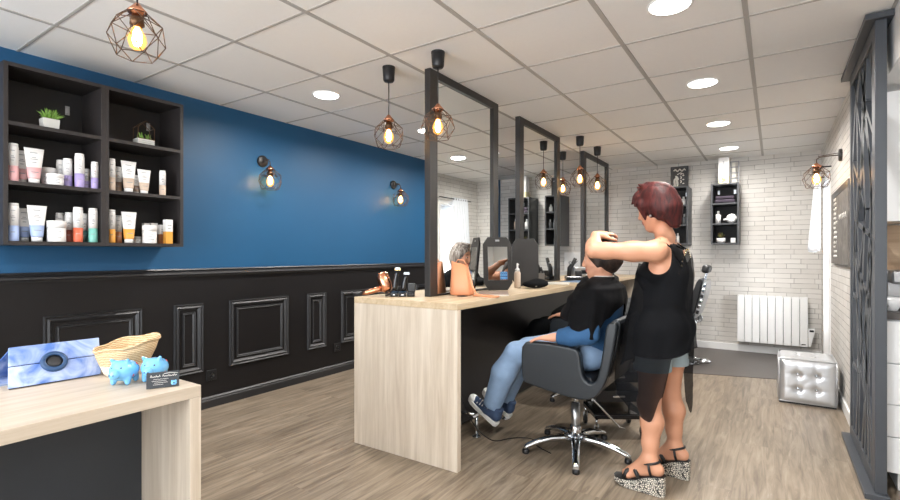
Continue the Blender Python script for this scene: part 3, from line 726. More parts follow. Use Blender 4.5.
# succulent
x, y, z = -3.50, 1.055, TIER[2]
t = thing('potted_succulent', 'spiky green succulent in a grey-white rectangular pot on the left shelf unit', 'plant', (x, y, z))
b = MB(); b.rings([[(x+sx_*a, y+sy_*c, z+h) for sx_, sy_ in ((-1,-1),(1,-1),(1,1),(-1,1))] for a, c, h in ((.032, .036, 0), (.035, .040, .058), (.031, .036, .058), (.029, .034, .048))], 'pot', smooth=False); b.build('pot', t, bev=.002)
b = MB()
for i in range(64):
    a = random.uniform(0, 2*PI); e = random.uniform(.35, 1.5); L = random.uniform(.050, .072); r0 = random.uniform(0, .026)
    p = Vector((x+r0*.7*math.cos(a), y+r0*.8*math.sin(a), z+.052)); q = p + Vector((math.cos(a)*math.cos(e)*L*.8, math.sin(a)*math.cos(e)*L, math.sin(e)*L))
    b.tube([p, p.lerp(q, .5)+Vector((0,0,.004)), q], [.0055, .0045, .0006], 'plant', 5)
b.build('leaves', t)
# terrarium
x, y = -3.50, 1.563
t = thing('wire_terrarium', 'small wire house terrarium with moss on pale wood slats, right shelf unit', 'terrarium', (x, y, z))
b = MB()
for s1 in (-1, 1):
    xx = x+s1*.034
    pts = [(xx, y-.05, z+.038), (xx, y-.05, z+.115), (xx, y, z+.160), (xx, y+.05, z+.115), (xx, y+.05, z+.038)]
    b.tube(pts, .0022, 'bronze', 5); b.tube([pts[0], pts[-1]], .0022, 'bronze', 5)
for q in ((y-.05, .038), (y-.05, .115), (y, .160), (y+.05, .115), (y+.05, .038)): b.tube([(x-.034, q[0], z+q[1]), (x+.034, q[0], z+q[1])], .0016, 'wire', 5)
b.build('wire_house', t)
b = MB()
for k in range(3): b.box((x-.036, y-.052, z+.002+k*.013), (x+.036, y+.052, z+.0125+k*.013), 'pot')
b.build('wood_base', t, bev=.001)
b = MB()
for i in range(26):
    px, py = x+random.uniform(-.026, .026), y+random.uniform(-.042, .042); hh = random.uniform(.012, .045)
    b.tube([(px, py, z+.038), (px+random.uniform(-.008,.008), py+random.uniform(-.01,.01), z+.038+hh)], [.006, .002], random.choice(('plant', 'soil')), 5)
b.build('moss', t)

# ------------------------------------------------------------------ reception desk
t = thing('reception_desk', 'pale oak waterfall reception desk with dark recessed panel, lower left', 'desk', (-2.03, -.1, 0))
b = MB(); b.box((-2.38, -1.1, .72), (-1.682, .938, .76), 'oak_y'); b.build('desktop', t, bev=.001)
b = MB(); b.box((-2.38, .899, 0), (-1.682, .938, .7195), 'oak'); b.build('end_panel', t, bev=.001)
b = MB(); b.box((-2.38, -1.1, 0), (-1.682, -1.061, .7195), 'oak'); b.build('end_panel', t, bev=.001)
b = MB(); b.box((-2.05, -1.06, .02), (-2.03, .898, .7195), 'navy_lam'); b.build('modesty_panel', t)
DZ_ = .76
# tablet in a marbled folio
t = thing('tablet_case', 'tablet folio with blue marble print and round hub, propped on reception desk', 'tablet case', (-2.2, .68, DZ_))
def lerp3(a, b_, f): return tuple(a[i]+(b_[i]-a[i])*f for i in range(3))
A0, A1, B1, B0 = (-2.150, .535, .764), (-2.128, .800, .764), (-2.222, .828, .892), (-2.246, .560, .892)
nrm = (Vector(A1)-Vector(A0)).cross(Vector(B0)-Vector(A0)).normalized()
b = MB()
def slab(b, q, th, m):
    n = nrm*th; b.add([tuple(Vector(p)) for p in q] + [tuple(Vector(p)-n) for p in q], [(0,1,2,3), (7,6,5,4), (0,4,5,1), (1,5,6,2), (2,6,7,3), (3,7,4,0)], m)
slab(b, (lerp3(A0, B0, .02), lerp3(A1, B1, .02), lerp3(A1, B1, .52), lerp3(A0, B0, .52)), .006, 'marble'); slab(b, (lerp3(A0, B0, .535), lerp3(A1, B1, .535), B1, B0), .006, 'marble')
b.build('folio_cover', t, bev=.003)
b = MB(); off_ = nrm*.0065
slab(b, [tuple(Vector(lerp3(lerp3(A0, A1, f), lerp3(B0, B1, f), h))-off_) for f, h in ((.01, .03), (.99, .03), (.99, .99), (.01, .99))], .007, 'blackgloss'); b.build('tablet', t, bev=.002)
b = MB(); foot = [(-2.245, .50, .7615), (-2.225, .80, .7615), (-2.36, .815, .7615), (-2.375, .52, .7615)]
b.add([p for p in foot]+[(p[0], p[1], p[2]+.004) for p in foot], [(0,1,2,3), (7,6,5,4), (0,4,5,1), (1,5,6,2), (2,6,7,3), (3,7,4,0)], 'marble')
b.add([(-2.36, .815, .765), (-2.375, .52, .765), tuple(Vector(lerp3(B0, B1, .02))-nrm*.015), tuple(Vector(B1)-nrm*.015)], [(0,1,2,3)], 'marble'); b.build('stand_flap', t, solid=.003)
hc = Vector(lerp3(lerp3(A0, A1, .47), lerp3(B0, B1, .47), .5)); Tm = Matrix.Translation(hc) @ nrm.to_track_quat('Z', 'Y').to_matrix().to_4x4()
b = MB(); b.lathe([(.040, -.001), (.040, .008), (.034, .011), (.026, .011), (.025, .006)], 'navyring', n=28, T=Tm, cap=False); b.build('hub_ring', t)
b = MB(); b.lathe([(.025, .0), (.025, .007), (.012, .009), (.001, .009)], 'black', n=24, T=Tm); b.build('hub', t)
# basket
x, y = -2.085, .862
t = thing('wicker_basket', 'small soft wicker basket with uneven rim behind the blue piggy bank', 'basket', (x, y, DZ_))
b = MB(); n = 36; prof = [(.001, .004, 0), (.060, .002, 0), (.068, .012, 0), (.082, .045, .2), (.098, .085, .6), (.106, .118, 1), (.103, .119, 1), (.094, .085, .6), (.078, .045, .2), (.062, .014, 0), (.001, .010, 0)]
R = []
for r, h, w in prof:
    ring = []
    for j in range(n):
        a = 2*PI*j/n; hh = h*(1+.16*w*math.cos(a-1.25)) + w*.004*math.sin(5*a); rr = r*(1+.10*w*math.cos(a-1.0))
        ring.append((x+rr*math.cos(a), y+rr*math.sin(a), DZ_+hh))
    R.append(ring)
b.rings(R[:4], 'wickerpale', cap=False); b.rings(R[3:], 'wicker', cap=False)
b.build('basket_body', t)
b = MB(); b.tube([R[5][j] for j in range(n)], .005, 'wicker', 7, closed=True); b.build('rim', t)
# piggy banks
def pig(x, y, a, label):
    t = thing('piggy_bank', label, 'piggy bank', (x, y, DZ_), 'blue ceramic piggy banks')
    f = Vector((math.cos(a), math.sin(a), 0)); l = Vector((-f.y, f.x, 0)); c = Vector((x, y, DZ_+.047))
    R = np.array([list(f), list(l), [0, 0, 1]]); S = SDF(); U = Vector((0,0,1))
    S.el(c, (.048, .042, .036), R); S.el(c+f*.026+U*.006, (.030, .033, .030), R)
    S.rc(c+f*.05+U*-.002, .0150, c+f*.064-U*.002, .0165, .004)
    for s in (-1, 1):
        S.rc(c+f*.026+l*s*.024-U*.025, .011, c+f*.028+l*s*.024-U*.037, .0095, .008); S.rc(c-f*.024+l*s*.022-U*.025, .011, c-f*.026+l*s*.022-U*.037, .0095, .008)
        S.rc(c+f*.022+l*s*.022+U*.030, .010, c+f*.034+l*s*.028+U*.044, .005, .006)
    S.build('pig_body', .0028, ['pig'], t)
    b = MB()
    for s in (-1, 1):
        b.ell(c+f*.0500+l*s*.015+U*.018, (.0032,)*3, 'black', 8, 6); b.ell(c+f*.0805+l*s*.006-U*.001, (.0026,)*3, 'navyring', 8, 6)
    b.build('face_marks', t)
    b = MB()
    for (p, q, z, r) in ((.026, .034, .008, .0075), (.018, .036, -.014, .0065), (-.014, .034, .022, .005), (.030, .026, .020, .0045), (.0, -.038, .014, .006), (-.02, -.036, .008, .005)):
        d = f*p+l*q+U*z
        k = 1/math.sqrt((p/.049)**2+(q/.043)**2+(z/.037)**2); d = d*k; nn = Vector(d).normalized()
        T = Matrix.Translation(c+d*.995) @ nn.to_track_quat('Z', 'Y').to_matrix().to_4x4()
        pts = [(r*(1 if i % 2 == 0 else .5)*math.cos(i*PI/5), r*(1 if i % 2 == 0 else .5)*math.sin(i*PI/5)) for i in range(10)]
        b.add([tuple(T @ Vector((px, py, .001))) for px, py in pts]+[tuple(T @ Vector((px, py, -.003))) for px, py in pts], [tuple(range(10)), tuple(range(10, 20))]+[(i, (i+1) % 10, 10+(i+1) % 10, 10+i) for i in range(10)], 'red')
    b.build('painted_stars', t)
pig(-1.93, .800, -.92, 'blue ceramic piggy bank with red stars standing in front of the basket')
pig(-1.885, .881, -.80, 'blue ceramic piggy bank half hidden behind the black card')
# black card with white script and a little pig
t = thing('display_card', 'small black display card with white script and pig mark, on reception desk', 'card', (-1.76, .825, DZ_))
e1 = Vector((.047, .091, 0)).normalized(); n1 = Vector((e1.y, -e1.x, 0)); c0 = Vector((-1.776, .800, DZ_+.001)); U = Vector((0,0,1)); lean = Vector((-n1.x*.012, -n1.y*.012, 0))
def cp(a, h, o=0.0): return tuple(c0 + e1*a + U*h + lean*(h/.055) + n1*o)
b = MB(); w_, h_ = .098, .052
b.add([cp(0,0), cp(w_,0), cp(w_,h_), cp(0,h_), cp(0,0,-.012), cp(w_,0,-.012), cp(w_,h_,-.006), cp(0,h_,-.006)], [(0,1,2,3), (7,6,5,4), (0,4,5,1), (1,5,6,2), (2,6,7,3), (3,7,4,0)], 'navy_lam'); b.build('card_block', t, bev=.001)
b = MB()
def stroke(pts, r=.0011): b.tube([cp(p[0], p[1], .0008) for p in pts], r, 'chalk', 5)
# flowing two-word script heading
xs = .012
for wlen, amps in ((.030, (9, 3, 3, 7, 3, 8)), (.044, (9, 3, 4, 7, 3, 3, 7, 3))):
    pts = []
    for i, am in enumerate(amps):
        fx = xs + wlen*i/len(amps); pts += [(fx, .037), (fx+wlen*.45/len(amps), .037+am*.0009), (fx+wlen*.8/len(amps), .0375)]
    stroke(pts, .0010); xs += wlen+.006
stroke([(.052, .046), (.07, .048), (.094, .045)], .0009)
for k, (a0, a1) in enumerate(((.020, .066), (.016, .060), (.024, .064), (.020, .050))): stroke([(a0+(a1-a0)*i/10, .029-k*.0058+(.0008 if i % 2 else 0)) for i in range(11)], .0006)
b.build('white_script', t)
b = MB()
T = Matrix.Translation(Vector(cp(.082, .013, .0008))) @ n1.to_track_quat('Z', 'Y').to_matrix().to_4x4()
b.lathe([(.0085, 0), (.0085, .0008), (.001, .001)], 'pig', n=18, T=T, sx=1.1); b.lathe([(.003, 0), (.003, .0015), (.0005, .0016)], 'navyring', n=10, T=T)
for s in (-1, 1): b.lathe([(.003, 0), (.003, .0008), (.0003, .001)], 'pig', c=(s*.006, .007, 0), n=8, T=T)
b.build('pig_mark', t)
# wall sockets on the wainscot
for y, z, l in ((2.163, .255, 'black wall socket under the narrow panel by the reception desk'), (3.505, .262, 'black wall socket beside the striped counter end, low on the wainscot')):
    t = thing('wall_socket', l, 'socket', (XL, y, z)); b = MB(); b.box((XL, y-.042, z-.042), (XL+.012, y+.042, z+.042), 'black'); b.build('plate', t, bev=.003)
    b = MB(); T = Matrix.Translation((XL+.0125, y, z)) @ Matrix.Rotation(PI/2, 4, 'Y'); b.lathe([(.022, 0), (.021, .004), (.018, .004), (.017, .001), (.001, .001)], 'blackgloss', n=18, T=T, cap=False); b.build('outlet', t)

# ------------------------------------------------------------------ styling counter and mirrors
XM = -1.865; ZC = .943
t = thing('styling_counter', 'long pale oak double-sided styling counter with dark centre panel under mirrors', 'counter', (XM, 2.27, 0))
b = MB(); b.box((-2.262, 2.272, .905), (-1.468, 6.66, ZC), 'oak_warm_y'); b.build('worktop', t, bev=.0015)
b = MB(); b.box((-2.262, 2.272, 0), (-1.468, 2.31, .9045), 'oak'); b.build('end_panel', t, bev=.0015)
b = MB(); b.box((-2.262, 6.622, 0), (-1.468, 6.66, .9045), 'oak'); b.build('end_panel', t, bev=.0015)
b = MB(); b.box((-1.90, 2.3105, .02), (-1.83, 6.6215, .9045), 'black_lam'); b.build('centre_panel', t)
def mirror(y0, y1, label):
    t = thing('styling_mirror', label, 'mirror', (XM, (y0+y1)/2, ZC), 'tall black-framed double-sided mirrors')
    w, z0, z1, th = .085, ZC+.0005, 2.421, .022
    b = MB()
    b.box((XM-th, y0, z0), (XM+th, y0+w, z1), 'frame'); b.box((XM-th, y1-w, z0), (XM+th, y1, z1), 'frame'); b.box((XM-th, y0+w, z1-.052), (XM+th, y1-w, z1), 'frame'); b.box((XM-th, y0+w, z0), (XM+th, y1-w, z0+.012), 'frame')
    b.build('mirror_frame', t, bev=.002)
    b = MB(); b.box((XM-.006, y0+w, z0+.012), (XM+.006, y1-w, z1-.052), 'mirror'); b.build('mirror_glass', t)
mirror(2.53, 3.462, 'nearest tall black-framed mirror on the counter, behind the tan handbag')
mirror(3.855, 4.812, 'second tall black-framed mirror on the counter, the middle of three')
mirror(5.575, 6.585, 'farthest of the tall black-framed mirrors on the counter')
# footrest under the counter
t = thing('footrest', 'chrome footrest bar under the counter by the client\'s sneakers', 'footrest', (-1.66, 2.80, 0))
b = MB(); b.tube([(-1.655, 2.80, .004), (-1.655, 2.80, .138)], .011, 'chrome', 12); b.lathe([(.03, 0), (.03, .005), (.012, .008)], 'chrome', (-1.655, 2.80, 0), 16); b.build('post', t)
b = MB(); b.tube([(-1.655, 3.22, .004), (-1.655, 3.22, .138)], .011, 'chrome', 12); b.lathe([(.03, 0), (.03, .005), (.012, .008)], 'chrome', (-1.655, 3.22, 0), 16); b.build('post', t)
b = MB(); b.tube([(-1.828, 2.80, .142), (-1.66, 2.80, .142)], .009, 'chrome', 12); b.tube([(-1.655, 2.74, .142), (-1.655, 3.28, .142)], .013, 'chrome', 14); b.build('rest_bar', t)
t = thing('power_cable', 'thin black power cable trailing from counter past sneakers to the chair', 'cable', (-1.5, 2.9, 0))
b = MB(); pts = [(-1.825, 2.66, .50), (-1.78, 2.66, .44), (-1.71, 2.68, .30), (-1.62, 2.70, .12), (-1.52, 2.76, .018), (-1.45, 2.88, .005), (-1.40, 2.93, .005), (-1.32, 2.95, .005), (-1.24, 2.86, .005), (-1.12, 2.80, .005)]
P = []
for i in range(len(pts)-1):
    p0, p1, p2, p3 = [Vector(pts[max(0, min(len(pts)-1, i+k))]) for k in (-1, 0, 1, 2)]
    for q in range(6):
        u_ = q/6; P.append(.5*((2*p1)+(p2-p0)*u_+(2*p0-5*p1+4*p2-p3)*u_*u_+(3*p1-p0-3*p2+p3)*u_**3))
for p in P: p.z = max(p.z, .0045)
b.tube(P, .0034, 'black', 6); b.build('cord', t)
# clippers on their dock
RX = Vector((.832, .555, 0)); FY = Vector((-.555, .832, 0)); UZ = Vector((0, 0, 1))
def loc_(c, a=0, d=0, h=0): return tuple(Vector(c)+RX*a+FY*d+UZ*h)
def obox(b, c, a0, a1, d0, d1, h0, h1, m, rot=None):
    vs = [(a0,d0,h0),(a1,d0,h0),(a1,d1,h0),(a0,d1,h0),(a0,d0,h1),(a1,d0,h1),(a1,d1,h1),(a0,d1,h1)]
    if rot is not None: vs = [tuple(rot @ Vector(v)) for v in vs]
    b.add([loc_(c, *v) for v in vs], [(0,3,2,1),(4,5,6,7),(0,1,5,4),(1,2,6,5),(2,3,7,6),(3,0,4,7)], m)
c = Vector((-2.02, 2.47, ZC))
t = thing('charging_dock', 'black three-bay clipper charging dock at the near end of the counter', 'charging dock', c)
b = MB()
for k in range(3): obox(b, c, -.078+k*.054, -.028+k*.054, -.035, .035, .001, .030+.004*(k == 2), 'blackgloss')
obox(b, c, .034, .082, .0, .035, .030, .085, 'black'); b.build('dock_body', t, bev=.004)
b = MB(); obox(b, c, -.060, -.046, -.0362, -.0355, .010, .016, 'steel'); obox(b, c, -.006, .010, -.0362, -.0355, .010, .016, 'steel'); b.build('badge', t)
def clipper(a0, h, label, tip):
    p0 = Vector(loc_(c, a0, .0, .035)); t = thing('hair_clipper', label, 'clipper', tuple(p0), 'hair clippers on the dock')
    b = MB(); R = []
    for f, w, d in ((0, .016, .015), (.15, .019, .017), (.45, .017, .016), (.75, .014, .015), (.9, .017, .014)):
        q = p0+UZ*(h*f)+RX*(.012*f*f*2)
        R.append([tuple(q+RX*(w*math.cos(2*PI*j/14))+FY*(d*math.sin(2*PI*j/14))) for j in range(14)])
    b.rings(R, 'blackgloss'); b.build('clipper_body', t)
    b = MB(); q = p0+UZ*(h*.9)+RX*.0195; obox(b, q, -.019, .019, -.010, .010, 0, h*.09, tip); obox(b, q, -.017, .017, -.006, .006, h*.09, h*.13, 'steel'); b.build('blade', t, bev=.001)
clipper(-.052, .150, 'taller black hair clipper with gold blade standing in the dock', 'gold')
clipper(.006, .120, 'shorter black hair clipper with steel blade standing in the dock', 'steel')
# copper dryer
c = Vector((-2.150, 2.400, ZC))
t = thing('hair_dryer', 'rose-copper hair dryer lying tilted beside the clipper dock', 'hair dryer', c)
ax = (RX*-.34+UZ*.90+FY*.2).normalized(); T = Matrix.Translation(c+UZ*.082+RX*.03) @ ax.to_track_quat('Z', 'Y').to_matrix().to_4x4()
b = MB(); b.lathe([(.020, -.055), (.032, -.045), (.041, -.01), (.043, .03), (.040, .058), (.033, .072), (.028, .074)], 'copper', n=22, T=T); b.build('barrel', t)
b = MB(); b.lathe([(.028, .074), (.024, .078), (.001, .078)], 'black', n=18, T=T); b.lathe([(.021, -.057), (.024, -.075), (.026, -.078)], 'black', n=16, T=T); b.build('grille', t)
b = MB(); h0 = c+UZ*.052+RX*.015; b.tube([h0, h0-RX*.05-UZ*.012, h0-RX*.10-UZ*.026, h0-RX*.135-UZ*.031], [.019, .018, .0165, .014], 'copper', 14); b.build('handle', t)
b = MB(); b.tube([h0-RX*.133-UZ*.031, h0-RX*.16-UZ*.036, h0-RX*.185-UZ*.038, h0-RX*.20-UZ*.0385+FY*.04, h0-RX*.12-UZ*.0385+FY*.07, h0-UZ*.0385+FY*.09], [.010, .0085, .0075, .006, .006, .006], 'black', 10); b.build('cord', t)
# tan handbag
c = Vector((-1.748, 2.765, ZC))
t = thing('handbag', 'tan leather handbag standing against the nearest mirror, strap over the counter edge', 'bag', c)
a1 = RX*.94+FY*-.34; a1.normalize(); d1 = Vector((-a1.y, a1.x, 0)); b = MB(); R = []
for h, w, d, o in ((.002, .072, .050, 0), (.012, .080, .056, 0), (.08, .075, .046, -.004), (.15, .066, .030, -.010), (.20, .058, .012, -.018), (.215, .054, .004, -.022)):
    R.append([tuple(c+a1*(o+w*math.copysign(abs(math.cos(2*PI*j/24))**.6, math.cos(2*PI*j/24)))+d1*(d*math.copysign(abs(math.sin(2*PI*j/24))**.7, math.sin(2*PI*j/24)))+UZ*(h+(.016*math.cos(2*PI*j/24)*-1 if h > .19 else 0))) for j in range(24)])
b.rings(R, 'tan'); b.build('bag_body', t)
b = MB(); ss = [c+a1*.04-d1*.01+UZ*.205, c+a1*.055-d1*.028+UZ*.150, c+a1*.085-d1*.045+UZ*.07, c+a1*.115-d1*.055+UZ*.016, c+a1*.155-d1*.060+UZ*.007, c+a1*.20-d1*.055+UZ*.008, c+a1*.245-d1*.070+UZ*.006, c+a1*.275-d1*.085-UZ*.012, c+a1*.27-d1*.100-UZ*.030, c+a1*.245-d1*.104-UZ*.026, c+a1*.20-d1*.098-UZ*.002, c+a1*.15-d1*.085+UZ*.008, c+a1*.10-d1*.075+UZ*.008]
for p in ss:
    if p.x > -1.46: pass
    elif p.z < ZC+.006 : p.z = ZC+.006
b.tube(ss, .006, 'tan', 8); b.tube([c+a1*-.05+UZ*.21, c+a1*-.03+UZ*.238, c+a1*.01+UZ*.236, c+a1*.03+UZ*.205], .004, 'tan', 8); b.build('strap', t)
b = MB(); e = c+a1*.03-d1*.085; b.lathe([(.036, .001), (.036, .004), (.001, .005)], 'black', tuple(e), 20); o = b.build('compact_disc', None); o['label'] = 'flat round black disc on the counter in front of the tan handbag'; o['category'] = 'disc'
# hand mirrors : octagonal black backs
def hand_mirror(c, wd, hd, label, facing, tilt=.12):
    t = thing('hand_mirror', label, 'hand mirror', c, 'black hand mirrors')
    c = Vector(c); n_ = Vector((math.cos(facing), math.sin(facing), 0)); l_ = Vector((-n_.y, n_.x, 0)); up = (UZ*math.cos(tilt)-n_*math.sin(tilt)).normalized(); nn = l_.cross(up).normalized()
    if nn.dot(n_) < 0: nn = -nn
    ch = .055
    P2 = [(-wd/2+ch*.7, 0), (wd/2-ch*.7, 0), (wd/2, ch), (wd/2, hd-ch), (wd/2-ch*.7, hd), (-wd/2+ch*.7, hd), (-wd/2, hd-ch), (-wd/2, ch)]
    def pl(p, o): return tuple(c+l_*p[0]+up*(p[1]+.003)+nn*o)
    b = MB(); n = 8; b.add([pl(p, 0) for p in P2]+[pl(p, -.016) for p in P2], [tuple(range(8)), tuple(range(15, 7, -1))]+[(i, (i+1) % n, n+(i+1) % n, n+i) for i in range(n)], 'frame'); b.build('mirror_back', t, bev=.003)
    b = MB(); w2, z0, z1 = wd/2-.035, .075, hd-.075; q = [(-w2, z0), (w2, z0), (w2, z1), (-w2, z1)]; b.add([pl(p, .0012) for p in q]+[pl(p, .0002) for p in q], [(0,1,2,3), (0,1,5,4), (1,2,6,5), (2,3,7,6), (3,0,4,7)], 'mirror'); b.build('mirror_glass', t)
    b = MB(); q = [(-.016, hd-.034), (.016, hd-.034), (.016, hd-.020), (-.016, hd-.020)]; b.add([pl(p, .001) for p in q], [(0,1,2,3)], 'steel'); b.build('badge', t)
    return pl, t, w2
pl, t, w2 = hand_mirror((-1.735, 3.262, ZC), .225, .405, 'black hand mirror with its glass facing the room, nearer one on the counter', -.80, .10)
b = MB(); q = [(w2-.062, .080), (w2-.004, .080), (w2-.004, .140), (w2-.062, .140)]; b.add([pl(p, .002) for p in q], [(0,1,2,3)], 'bluecheck'); b.build('blue_square', t)
hand_mirror((-1.765, 3.80, ZC), .225, .405, 'black hand mirror seen from its plain back, behind the nearer one', 2.15, -.06)
# pump bottle
c = (-1.735, 3.585, ZC); t = thing('spray_bottle', 'clear-topped spray bottle with beige print between the two hand mirrors', 'bottle', c)
b = MB(); b.lathe([(.024, .001), (.026, .006), (.026, .12), (.020, .135)], 'c_sand', c, 18); b.build('bottle_body', t); b = MB(); b.lathe([(.019, .135), (.019, .155), (.008, .16), (.007, .20), (.001, .203)], 'prod', c, 14); b.tube([(c[0], c[1], ZC+.195), (c[0]+.02, c[1]-.02, ZC+.19)], .005, 'prod', 8); b.build('nozzle', t)
# black pouch
c = Vector((-1.60, 3.63, ZC)); t = thing('folded_pouch', 'soft black pouch lying flat on the counter by the hand mirrors', 'pouch', c)
S = SDF(); Rm = np.array([[.80, .60, 0], [-.60, .80, 0], [0, 0, 1.0]]); S.el(c+UZ*.034, (.105, .070, .030), Rm, .02); S.el(c+UZ*.046+Vector((.02, .02, 0)), (.07, .05, .032), Rm, .02); S.plane(c+UZ*.002, (0, 0, -1)); S.build('pouch_body', .005, ['cloth_black'], t)
b = MB(); b.tube([c+Vector((-.085, -.045, .018)), c+Vector((-.03, -.068, .02)), c+Vector((.04, -.05, .022))], .0035, 'chrome', 6); b.build('zip', t)
# brush holder
c = Vector((-1.745, 4.06, ZC)); t = thing('brush_holder', 'brown wooden holder full of dark brushes on the counter past the pouch', 'brush holder', c)
b = MB(); obox(b, c, -.038, .038, -.035, .035, .001, .105, 'slate'); b.build('holder_box', t, bev=.004)
for k, (a, d, h) in enumerate(((-.028, .012, .19), (-.012, -.010, .20), (.004, .012, .165), (.02, -.01, .15))):
    b = MB(); p = Vector(loc_(c, a, d, .10)); b.tube([p, p+UZ*(h-.10)*.4, p+UZ*(h-.09)+RX*-.012], [.006, .010, .008], 'black', 8); b.build('brush', t)
# black stand dryer dock further along, machine, steel box, magazines
c = Vector((-1.72, 4.87, ZC)); t = thing('clipper_stand', 'black clipper stand with one upright clipper, past the second mirror', 'clipper stand', c)
b = MB(); obox(b, c, -.085, .085, -.045, .045, .001, .045, 'blackgloss'); obox(b, c, .02, .08, -.03, .03, .045, .10, 'black'); b.build('stand_base', t, bev=.006)
b = MB(); p = Vector(loc_(c, -.05, 0, .04)); b.tube([p, p+UZ*.09+RX*.01, p+UZ*.14+RX*.045, p+UZ*.19+RX*.07], [.022, .024, .02, .018], 'black', 10); b.tube([p+UZ*.13+RX*.035, p+UZ*.15-RX*.0], [.014, .010], 'steel', 8); b.build('clipper', t)
c = Vector((-1.745, 5.26, ZC)); t = thing('steriliser_box', 'silver counter-top steriliser box with dark base behind the client\'s face', 'box', c)
b = MB(); obox(b, c, -.13, .13, -.09, .09, .030, .135, 'steel'); b.build('case', t, bev=.012); b = MB(); obox(b, c, -.12, .12, -.085, .085, .001, .030, 'black'); b.build('base', t); b = MB(); obox(b, c, -.05, .05, -.094, -.09, .06, .10, 'blackgloss'); b.build('front_panel', t)
for k, (p, rz, m, l) in enumerate((((-1.66, 4.28, ZC), .3, 'paper', 'open pale magazine on the counter behind the black pouch'), ((-1.60, 4.62, ZC), -.25, 'magazine', 'blue-covered magazine lying on the counter near the client\'s shoulder'), ((-1.62, 2.97, ZC), .5, 'c_brown', 'dark booklet lying on the counter right of the handbag'))):
    t = thing('magazine', l, 'magazine', p); T = Matrix.Translation(p) @ Matrix.Rotation(rz, 4, 'Z')
    b = MB(); b.box((-.10, -.14, .001), (.10, .14, .008), 'paper', T); b.build('pages', t); b = MB(); b.box((-.102, -.142, .008), (.102, .142, .0095), m, T); b.build('cover', t)
c = (-1.60, 5.0, ZC); t = thing('white_cup', 'small white cup on the counter beside the clipper stand', 'cup', c)
b = MB(); b.lathe([(.022, .001), (.028, .05), (.028, .062), (.025, .062), (.020, .006), (.001, .005)], 'prod', c, 16, cap=False); b.build('cup_body', t)

# ------------------------------------------------------------------ back wall furniture
def niche(x0, x1, z0, z1, label, y0=6.735):
    t = thing('wall_cabinet', label, 'wall cabinet', ((x0+x1)/2, YB, z0), 'grey open cabinets on the brick back wall')
    p = .018
    for a in (x0, x1-p): b = MB(); b.box((a, y0, z0), (a+p, YB, z1), 'shelf_grey'); b.build('side_panel', t, bev=.001)
    for z in (z0, z1-p): b = MB(); b.box((x0+p, y0, z), (x1-p, YB, z+p), 'shelf_grey'); b.build('top_panel' if z > z0 else 'bottom_panel', t, bev=.001)
    b = MB(); b.box((x0+p, YB-.008, z0+p), (x1-p, YB, z1-p), 'shelf_in'); b.build('back_panel', t)
    zs = [z0+(z1-z0)*k/3 for k in (1, 2)]
    for z in zs: b = MB(); b.box((x0+p, y0+.002, z-p/2), (x1-p, YB-.008, z+p/2), 'shelf_grey'); b.build('shelf_board', t)
    b = MB()
    for xx in (x0+.045, x1-.07): b.box((xx, YB-.014, z1-.10), (xx+.025, YB-.008, z1-.05), 'steel')
    b.build('hanging_bracket', t)
    return z0+p, zs[0]+p/2, zs[1]+p/2
ZB0, ZB1 = 1.335, 2.075
cC = niche(-.648, -.352, ZB0, ZB1, 'grey wall cabinet with towels and white pot, right of the stylist')
cD = niche(-1.200, -.902, ZB0, ZB1, 'grey wall cabinet partly hidden behind the stylist\'s red hair')
cA = niche(-3.415, -3.117, ZB0, ZB1, 'grey wall cabinet seen in the gap between the first two mirrors')
cB = niche(-2.868, -2.570, ZB0, ZB1, 'grey wall cabinet seen just right of the second mirror post')
def sbottle(x, y, z, r, h, m, label, cat='bottle', name='styling_bottle'):
    t = thing(name, label, cat, (x, y, z)); b = MB(); b.lathe([(r, .001), (r, h*.68), (r*.55, h*.76)], m, (x, y, z), 16); b.build('bottle_body', t); b = MB(); b.lathe([(r*.45, h*.76), (r*.45, h), (r*.3, h*1.01)], 'prod', (x, y, z), 12); b.build('cap', t)
yy = 6.82
sbottle(-.575, yy, cC[1], .030, .155, 'prod', 'white cylinder bottle on the middle shelf, cabinet right of the stylist')
t = thing('folded_towel', 'lower aubergine towel folded on the top shelf of the right cabinet', 'towel', (-.50, yy+.02, cC[2])); b = MB(); b.box((-.612, yy-.06, cC[2]+.001), (-.392, yy+.16, cC[2]+.045), 'towel'); b.build('towel_fold', t, bev=.018, seg=3)
t = thing('folded_towel', 'upper aubergine towel folded on the top shelf of the right cabinet', 'towel', (-.50, yy+.02, cC[2]+.046)); b = MB(); b.box((-.605, yy-.05, cC[2]+.0465), (-.40, yy+.15, cC[2]+.088), 'towel'); b.build('towel_fold', t, bev=.018, seg=3)
# white round ornament
x, z = -.432, cC[1]
t = thing('round_ornament', 'round white flower-like ornament on the middle shelf of the right cabinet', 'ornament', (x, yy-.02, z))
b = MB(); T = Matrix.Translation((x, yy-.02, z+.058)) @ Matrix.Rotation(PI/2, 4, 'X')
b.lathe([(.054, -.012), (.057, 0), (.050, .012), (.030, .018), (.001, .018)], 'prod', n=24, T=T)
for k in range(7): b.ell((x+.034*math.cos(k*2*PI/7), yy-.04, z+.058+.034*math.sin(k*2*PI/7)), (.014, .008, .014), 'prod', 8, 6)
b.tube([(x-.05, yy-.03, z+.05), (x-.085, yy-.03, z+.045)], .012, 'prod', 8); b.build('ornament_body', t)
x, z = -.545, cC[0]
t = thing('potted_plant', 'small white pot with dark green plant on the bottom shelf, right cabinet', 'plant', (x, yy, z)); b = MB(); b.lathe([(.034, .001), (.046, .012), (.050, .06), (.044, .06), (.04, .05), (.001, .05)], 'prod', (x, yy, z), 18); b.build('pot', t)
b = MB()
